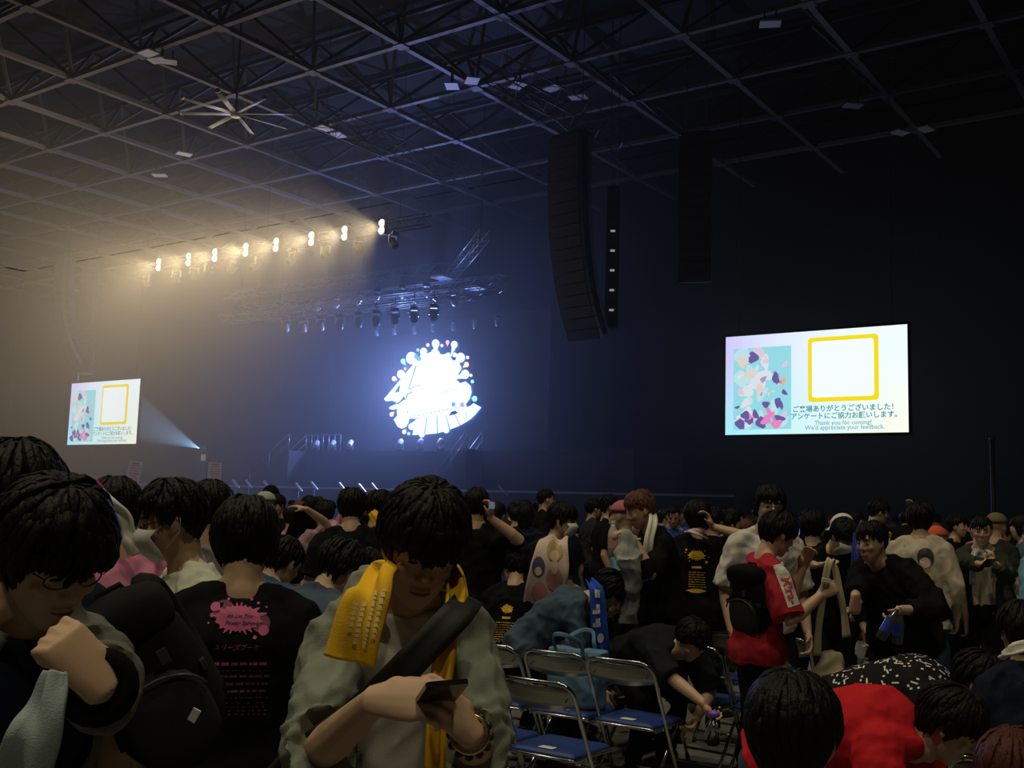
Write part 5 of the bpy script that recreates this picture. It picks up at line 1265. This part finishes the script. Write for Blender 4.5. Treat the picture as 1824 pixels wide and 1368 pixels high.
p32 = person('person in khaki cap standing behind the shaven-headed man', (1776, 938), 9.856, face=150, shirt=CHAR, bald=True, vox=.011, eyes=False); cap(p32, cloth('khaki', (.16, .14, .08)))
p32b = person('person in light blue shirt cut by the right edge', (1842, 955), 8.448, face=-120, shirt=LBLUE, sleeve=.9, fit=.03, trousers=cloth('khaki_trousers', (.12, .1, .05)), vox=.012, eyes=False, hem=-.3)
p33 = person('person looking right behind the off-white shirt', (1706, 938), 11.123, face=70, shirt=BLK, hair=dict(front=.05, side=0, vol=.016), vox=.011)
p33b = person('person with pale towel collar looking right above the big man in black', (1566, 912), 11.520, face=100, head=(0, 14, 0), shirt=BLK, vox=.010); glasses(p33b)
ribbon('towel', 'pale towel over a shoulder behind the big man in black', wpts([(1562, 940, 11.280), (1572, 950, 11.167), (1586, 966, 11.136)]), .05, [-fw + up] * 3, TWHITE, .012, 2, n=12, cross=5)
p33c = person('person in white cap left of the big man in black', (1500, 940), 9.587, face=-60, head=(0, 20, 0), shirt=BLK, bald=True, vox=.010); cap(p33c, TWHITE)
p33d = person('person lifting a phone that glows red', (1632, 912), 11.008, face=178, shirt=BLK, vox=.012, rh=(1625, 912, 10.624), rhand=dict(d=up, n=-rt, curl=(40, 40, 30)), eyes=False)
slab('phone', 'raised phone with a red glowing screen', at(1627, 903, 10.560), rt, None, -fw, (.075, .045, .01), m_black, glow('phone_red', (1, .22, .12), .8))
p33f = person('person in a bright orange cap behind the off-white shirt', (1669, 962), 8.9, face=160, shirt=BLK, bald=True, vox=.011, eyes=False); cap(p33f, cloth('orange', (.7, .12, .05)))
p33e = person('person with a lit purple phone behind the boy in red', (1405, 948), 9.472, face=140, shirt=BLK, vox=.012, rh=(1419, 958, 9.20), eyes=False)
slab('phone', 'phone with purple screen held up right of the boy in red', at(1417, 947, 9.13), rt, None, -fw, (.075, .06, .01), m_black, glow('phone_purple', (.35, .3, .75), .6))

# ---------------------------------------------------------------- people bending over their seats
p41 = person('person in dark brown shirt bending low behind the denim-shirted one', (1105, 1062), 7.772, h=1.76, face=80, girth=1.2, lean=(50, 80), head=(0, 25, 0), shirt=BROWN, sleeve=.9, fit=.03, eyes=False, vox=.012)
p34 = person('person in blue denim shirt bending right with blue towel', (1085, 1052), 6.897, h=1.74, face=78, girth=1.1, lean=(38, 66), head=(5, 50, 0), shirt=STEEL, sleeve=.92, fit=.028, wr=.013, trousers=BLK, rh=(.05, .2, -.5), lh=(.05, .25, -.5), hair=dict(front=.02, side=-.04, back=-.09, vol=.03, cols=110, messy=.01), eyes=False)
tw_ = ribbon('towel', 'blue towel with white pattern hanging from the neck of the bending denim shirt', wpts([(1052, 1034, 6.655), (1062, 1050, 6.558), (1066, 1085, 6.534), (1068, 1120, 6.534), (1074, 1158, 6.534)]), [.06, .09, .10, .10, .09], [up - fw, -fw + up * .3, -fw, -fw, -fw], cloth('towel_royal', (.02, .09, .55)), .012, 3, n=30, cross=9, fold=.7)
flatprint(tw_, (1068, 1105, 6.510), [('print_line', *rect2d(x, y, w_, h_), ink_wht, 1) for x, y, w_, h_ in ((-.015, .16, .03, .05), (-.02, .05, .05, .025), (-.01, .08, .025, .03), (-.015, -.03, .05, .025), (-.01, -.005, .03, .03))] + [('print_shape', *ell(.01, -.11, .045, .06), ink_wht, 1)])
p35 = person('person in black bending low and reaching down beside the chairs', (1232, 1140), 6.307, h=1.74, face=42, girth=1.02, lean=(60, 90), head=(5, 40, 0), shirt=cloth('dark_navy', (.012, .014, .02)), sleeve=.55, fit=.024, trousers=BLK, rh=(1262, 1262, 5.891), lh=(1240, 1280, 6.307), rpole=(.6, -.5, -.2), hair=dict(front=.03, side=-.01, back=-.07, vol=.024, cols=110), eyes=False,
             rhand=dict(d=-up * .8 + rt * .4, n=rt, curl=(45, 45, 30)))
pm = thing('party_tinsel', 'purple and silver tinsel baton in the hand of the black-clad bending person', 'tinsel', at(1272, 1272, 5.86))
obj('grip', MB().ball((0, 0, 0), .035, .03, .022), mat('tinsel_purple', (.2, .08, .5), .4), pm)
tn = MB()
for k in range(26):
    a = rr.uniform(-.9, .5); b = rr.uniform(-.5, .5); dv_ = unit(-up * .9 + rt * a * .6 + fw * b); tn.tube([dv_ * .02, dv_ * .07 + rt * rr.uniform(-.01, .01), dv_ * rr.uniform(.1, .14)], .0022, 4)
tag(obj('tinsel', tn, mat('tinsel_silver', (.6, .6, .62), .2, metal=.9), pm), kind='stuff')
p36 = person('person in black shirt with small white motifs bending to the right', (1742, 1215), 4.7, h=1.84, face=84, girth=1.22, lean=(55, 98), head=(0, 30, 0), shirt=cloth('printed_black', (.014, .014, .016)), sleeve=.5, fit=.030, trousers=cloth('bright_blue', (.04, .25, .5)), eyes=False, wr=.006)
# small motifs scattered over the bent back
me = p36.shirt.data; bvh = BVHTree.FromPolygons([tuple(x) for x in coords(me)], [tuple(p.vertices) for p in me.polygons]); motifs = MB()
for k in range(420):
    p, u, g, r = p36.sp(rr.uniform(-.15, .98)); a = rr.uniform(-1.9, 1.9); d_ = -g * math.cos(a) + r * math.sin(a); hit, nr_, _, _ = bvh.ray_cast(Vector(p + d_ * .6), Vector(-d_), .6)
    if hit is None: continue
    nv_ = np.array(nr_); t1_ = unit(np.cross(nv_, rr.choice([u, r]) + rr.uniform(-.3, .3) * g)); t2_ = np.cross(nv_, t1_); h0 = np.array(hit) + nv_ * .003
    if k % 3 == 0: w_, l_ = .004, .016
    else: w_, l_ = .005, .006
    motifs.add([h0 + t1_ * w_ * sx + t2_ * l_ * sy for sx, sy in ((-1, -1), (1, -1), (1, 1), (-1, 1))], [(0, 1, 2, 3)])
tag(obj('motifs', motifs, ink_wht, p36.shirt, smooth=False), kind='stuff')
p37 = person('person in bright red shirt bending forward at lower right', (1692, 1292), 3.75, h=1.84, face=76, girth=1.16, lean=(44, 104), head=(-8, 34, 0), shirt=REDC, hem=-.07, sleeve=.5, fit=.028, wr=.006, cvox=.010, vox=.007, trousers=cloth('jeans', (.05, .08, .13)), rh=(-.02, .05, -.48), lh=(.05, .1, -.48), hair=dict(front=.02, side=-.03, back=-.08, vol=.03, cols=140, rows=34))
p38 = person('black-haired person seen from behind at the bottom right, pink collar', (1412, 1312), 2.1, h=1.68, face=172, lean=(3, 10), head=(0, 6, 0), shirt=MAGENTA, collar=True, vox=.007, hair=dict(front=.03, side=-.015, back=-.08, vol=.026, jag=.012, cols=170, rows=44, messy=.005), eyes=False, feet=((.14, .45, 0), (-.14, .45, 0)))
p39 = person('dark red-haired person cut off at the bottom right corner', (1808, 1385), 2.7, h=1.62, face=170, lean=(5, 20), shirt=BLK, hairmat=m_redhair, hair=dict(front=.02, side=-.1, back=-.18, vol=.03, cols=130, rows=34), eyes=False, feet=((.14, .45, 0), (-.14, .45, 0)))
p40 = person('person with dark hair and white collar at the right edge', (1822, 1128), 4.2, h=1.7, face=-160, lean=(10, 25), shirt=NAVY, sleeve=.9, eyes=False, collar=True, hair=dict(front=.02, vol=.03, cols=100, back=-.08))
ribbon('towel', 'white towel collar at the right edge', wpts([(1788, 1168, 4.05), (1806, 1156, 4.0), (1830, 1150, 4.0)]), .05, [-fw + up] * 3, TWHITE, .015, 2, n=12, cross=6)

# ---------------------------------------------------------------- folding chairs in rows
m_chrome = mat('chrome', (0.62, 0.62, 0.58), 0.13, metal=1.0); m_back = mat('chair_back', (0.45, 0.45, 0.40), 0.28, metal=0.9, noise=.1, scale=30)
m_seat = mat('seat_blue', (0.015, 0.045, 0.22), 0.42, noise=.1, scale=60, bump=.15, bscale=300); m_tag = mat('seat_tag', (.75, .75, .68), .7); m_rub = mat('rubber', (.02, .02, .02), .8)
def chair_parts():
    t = thing('folding_chair', '', 'chair')
    arc = []
    W2, r = .215, .075; zt = .80; yt = -.235
    down = V3(0, .40, -.78); dn = unit(down)                                  # the long tube slopes forward to the front feet
    tb = lambda x, l: V3(x, yt, zt) + dn * l
    arc = [tb(-W2, .85), tb(-W2, .45), tb(-W2, r)] + [tb(-W2 + r - r * math.cos(a), r - r * math.sin(a)) for a in np.linspace(.2, PI / 2, 6)] + [tb(W2 - r + r * math.sin(a), r - r * math.cos(a)) for a in np.linspace(0, PI / 2 - .2, 6)] + [tb(W2, r), tb(W2, .45), tb(W2, .85)]
    obj('frame_tube', MB().tube(arc, .0115, 8), m_chrome, t)
    vs = []; n = 13; nrm = np.cross(dn, V3(1, 0, 0)); nrm = nrm if nrm[1] < 0 else -nrm
    for lay in (0, .003):
        for j, l in enumerate((.012, .05, .10, .15)):
            for k in range(n):
                q = (k / (n - 1) - .5) * 2; ll = l + (.022 * (q * q) * -1 if j == 3 else 0); hw = W2 - (.02 if j == 0 else .004)
                vs.append(tb(q * hw, ll + (.03 * max(0, abs(q) - .75) / .25 if j == 0 else 0)) + nrm * (.018 * (1 - q * q) - .004 + lay))
    fs = []; o = 4 * n
    for j in range(3):
        for k in range(n - 1): a = j * n + k; fs += [(a, a + 1, a + n + 1, a + n), (o + a, o + a + n, o + a + n + 1, o + a + 1)]
    for k in range(n - 1): fs += [(k, o + k, o + k + 1, k + 1), (3 * n + k, 3 * n + k + 1, o + 3 * n + k + 1, o + 3 * n + k)]
    obj('backrest', MB().add(vs, fs), m_back, t)
    for sx in (-1, 1): obj('rivet', MB().ball(tb(sx * .17, .085) + nrm * .014, .006, .004, .006, nu=8, nv=5), m_dark, t)
    zs = .43
    sq = [(sx * (.195 - .03) + .03 * math.cos(a), sy * (.185 - .03) + .03 * math.sin(a)) for sx, sy, a0 in ((1, 1, 0), (-1, 1, PI / 2), (-1, -1, PI), (1, -1, 1.5 * PI)) for a in np.linspace(a0, a0 + PI / 2, 5)]
    pad = MB(); pad.loft([((0, 0, 0), (1, 0, 0), (0, 1, 0))], 3, cap=False) if False else None
    rows = []; vs = []; N = len(sq)
    for f_, z_ in ((.97, -.004), (1, .004), (1, .016), (.95, .026), (.6, .031), (.0, .033)):
        for x, y in sq: vs.append((x * f_, .02 + y * f_, zs + z_))
    fs = [(r_ * N + k, r_ * N + (k + 1) % N, (r_ + 1) * N + (k + 1) % N, (r_ + 1) * N + k) for r_ in range(5) for k in range(N)] + [tuple(range(N - 1, -1, -1))]
    st = obj('seat', MB().add(vs, fs), m_seat, t)
    obj('seat_rim', MB().tube([(x * 1.02, .02 + y * 1.02, zs + .002) for x, y in sq], .0085, 6, closed=True), m_chrome, t)
    obj('seat_tag', MB().box((.0, -.10, zs + .0318), (.085, .05, .0012)), m_tag, st, smooth=False)
    for sx in (-1, 1):
        x = sx * .188
        obj('leg', MB().tube([(x, .14, zs - .01), (x, .02, .3), (x, -.21, .03)], .0105, 8), m_chrome, t)
        obj('rubber_foot', MB().tube([(x, -.205, .03), (x, -.215, .0)], .014, 8), m_rub, t); f2 = tb(sx * W2, .865); f2[2] = max(0, f2[2])
        e_ = tb(sx * W2, .85); obj('rubber_foot', MB().tube([e_, (e_[0], e_[1] + .02, 0.0)], .0145, 8), m_rub, t)
        obj('side_link', MB().box((sx * .203, -.06, zs - .005), (.006, .2, .02)), m_chrome, t, smooth=False)
    obj('cross_bar', MB().tube([(-.188, -.17, .075), (.188, -.17, .075)], .0085, 6), m_chrome, t)
    e_ = tb(0, .80); obj('cross_bar', MB().tube([(-W2, e_[1], e_[2]), (W2, e_[1], e_[2])], .0085, 6), m_chrome, t)
    return t
CH = [(-2.95, 4.68, 'folding chair with blue seat nearest the camera, white tag on it'), (-3.40, 4.68, 'folding chair just left of the nearest one, behind the hoodie sleeve'), (-3.85, 4.68, 'folding chair mostly hidden by the man in the hoodie'),
      (-2.99, 5.6, 'folding chair beside the legs of the person bending in black'), (-3.44, 5.6, 'folding chair holding the light blue tote bag'), (-3.89, 5.6, 'folding chair left of the one with the blue tote bag'), (-4.34, 5.6, 'folding chair at the left end of the second row'),
      (-4.0, 6.52, 'folding chair behind the denim-shirted person'), (-4.55, 6.52, 'folding chair right behind the seated yellow-print shirt'), (-5.0, 6.52, 'folding chair at the left end of the third row'),
      (-2.98, 6.52, 'folding chair in the third row beside the reaching hand'), (-2.55, 6.52, 'folding chair with a paper slip on its seat, right of the reaching hand'), (-2.75, 7.44, 'folding chair half hidden behind the backpack boy'), (-3.2, 7.44, 'folding chair behind the head of the person reaching down'),
      (-.92, 5.62, 'folding chair at the right edge beside the red shirt'), (-.75, 4.4, 'folding chair at the lower right corner'), (-1.3, 5.62, 'folding chair hidden behind the red shirt')]
c0 = None
for x, y, l in CH:
    if c0 is None: c0 = o = chair_parts()
    else: o = copy_tree(c0)
    o.location = (x + RND.uniform(-.015, .015), y, 0); o.rotation_euler = (0, 0, RND.uniform(-.05, .05)); tag(o, l, 'chair', 'folding chairs in rows')

# light blue tote on the second row
m_tote = cloth('tote_blue', (0.11, 0.22, 0.36)); tc_ = V3(-3.42, 5.62, .465)
t = thing('tote_bag', 'light blue tote bag standing on a chair seat with handles over the backrest', 'bag', tc_)
mb = MB(); mb.loft([((0, 0, z_), (w_, 0, 0), (0, d_, 0)) for z_, w_, d_ in ((.0, .17, .09), (.02, .18, .10), (.18, .19, .10), (.30, .20, .075), (.34, .205, .06))], 28, sq=.5); me = voxel(mb, .009, 2); wrinkle(me, .009, 6); obj('bag_body', me, m_tote, t)
for yy, l in ((-.085, -.19), (.07, .1)):
    ribbon('handle', None, [V3(-.09, yy, .30), V3(-.10, yy - .03, .38) , V3(-.05, yy + l * .5, .43), V3(.03, yy + l * .5, .43), V3(.09, yy - .03, .38), V3(.09, yy, .30)], .028, [V3(0, -1, .2)] * 6, m_tote, .004, 2, n=26, cross=4, fold=.1, parent=t)
# cream tote hung from the hands of the boy and the masked person
t = thing('tote_bag', 'cream canvas tote bag held up by its long straps', 'bag', at(1485, 1190, 5.700)); o_ = np.array(t.location)
def offp(l): return [at(*q) - o_ for q in l]
ribbon('strap', None, offp([(1455, 1168, 5.700), (1458, 1120, 5.700), (1466, 1060, 5.688), (1476, 1005, 5.688), (1484, 1000, 5.736), (1495, 1050, 5.712), (1503, 1090, 5.712), (1508, 1135, 5.712)]), [.045, .035, .035, .04, .04, .035, .03, .05], [-fw] * 3 + [-fw + up * .5, up] + [-fw + rt * .2] * 3, CREAM, .005, 2, n=40, cross=5, fold=.2, parent=t)
mb = MB(); mb.loft([(at(x, y, 5.71) - o_, rt * w_, fw * d_) for x, y, w_, d_ in ((1482, 1160, .06, .03), (1480, 1185, .09, .05), (1476, 1230, .12, .07), (1472, 1290, .12, .07))], 18); me = voxel(mb, .012, 2); wrinkle(me, .014, 2); obj('bag_body', me, CREAM, t)
obj('strap_buckle', MB().box(at(1472, 1034, 5.664) - o_, (.05, .012, .02), R=np.stack([rt, fw, up], 1) @ Ry(.15)), m_tag, t, smooth=False)
# paper slip and lost items on seats
tag(obj('paper_slip', MB().box((-2.56, 6.50, .468), (.14, .09, .002), R=Rz(.3)), m_tag, smooth=False), 'white paper slip lying on a blue seat', 'paper')
tag(obj('pink_packet', MB().box((-3.38, 4.66, .472), (.06, .05, .012), R=Rz(.5)), mat('packet_pink', (.7, .35, .4), .3), smooth=False, bevel=.003), 'small pink packet on a seat behind the hoodie sleeve', 'packet')

# ---------------------------------------------------------------- the far crowd
protos = []
specs = [dict(face=180, hair=dict(front=.03, back=-.09, vol=.025, cols=40, rows=14)), dict(face=150, head=(10, 10, 0), hair=dict(front=.02, back=-.10, vol=.03, cols=40, rows=14)), dict(face=-140, hair=dict(front=.03, back=-.08, vol=.02, cols=40, rows=14)),
         dict(face=100, head=(0, 10, 0), hair=dict(front=.03, back=-.09, vol=.025, cols=40, rows=14)), dict(face=-90, hair=dict(front=.02, side=-.09, back=-.18, vol=.03, cols=40, rows=14)), dict(face=30, head=(0, 15, 0), hair=dict(front=.04, back=-.08, vol=.02, cols=40, rows=14))]
FAR = 'standing spectator in the crowd filling the floor in front of the stage'
fcol = [BLK, BLK, BLK, NAVY, CHAR, BLK, STEEL, cloth('dull_white', (.3, .28, .27)), BROWN, DENIM, PINK, BLUEC]
fx = []
rf = random.Random(21)
def free(p, m_): return all((p[0] - q[0]) ** 2 + (p[1] - q[1]) ** 2 > m_ * m_ for q in fx)
for o in list(COL.objects):
    if o.parent is None and o.name.startswith('person'): fx.append((o.location.x, o.location.y))
bands = [(9.2, 12, 30), (12, 16, 40), (16, 22, 46), (22, 30, 46), (30, 36, 30)]
spots = []
for z0, z1, cnt in bands:
    tries = 0; got = 0
    while got < cnt and tries < 3000:
        tries += 1; z_ = rf.uniform(z0, z1); x_ = rf.uniform(-30, 1850)
        if x_ > 1330 and z_ > 14 and rf.random() < .5: continue
        p = at(x_, 890, z_)
        if p[1] > 40.3 or not free(p, .52): continue
        fx.append((p[0], p[1])); spots.append((p, z_)); got += 1
for i, (p, z_) in enumerate(spots):
    k = i % len(specs)
    if k >= len(protos):
        P = person(FAR, (900, 900), 14, h=None, vox=.02, cvox=.026, wr=.006, eyes=False, seed=k, group='far crowd in front of the stage', **specs[k])
        protos.append((P.root, P.H[0][2] / P.s, P.s)); o = P.root; base_h = P.s * 1.72; first = True
    else: o = copy_tree(protos[k][0]); first = False
    hh = rf.uniform(1.58, 1.76) / (protos[k][2] * 1.72)
    toC = math.atan2(EYE[1] - p[1], EYE[0] - p[0]); q0 = protos[k][0]
    o.location = (p[0], p[1], 0); o.scale = (hh, hh, hh); o.rotation_euler = (0, 0, (o.rotation_euler[2] if first else rf.uniform(-.5, .5) + YAW - 0.1 * k + (0, .5, -.7, -1.4, 1.5, 2.6)[k]))
    tag(o, FAR, 'person', 'far crowd in front of the stage')
    c = rf.choice(fcol)
    for ch in o.children:
        if ch.name.startswith(('shirt', 'sweater')):
            ch.material_slots[0].link = 'OBJECT'; ch.material_slots[0].material = c
        if ch.name.startswith('hair') and rf.random() < .18:
            ch.material_slots[0].link = 'OBJECT'; ch.material_slots[0].material = m_brown
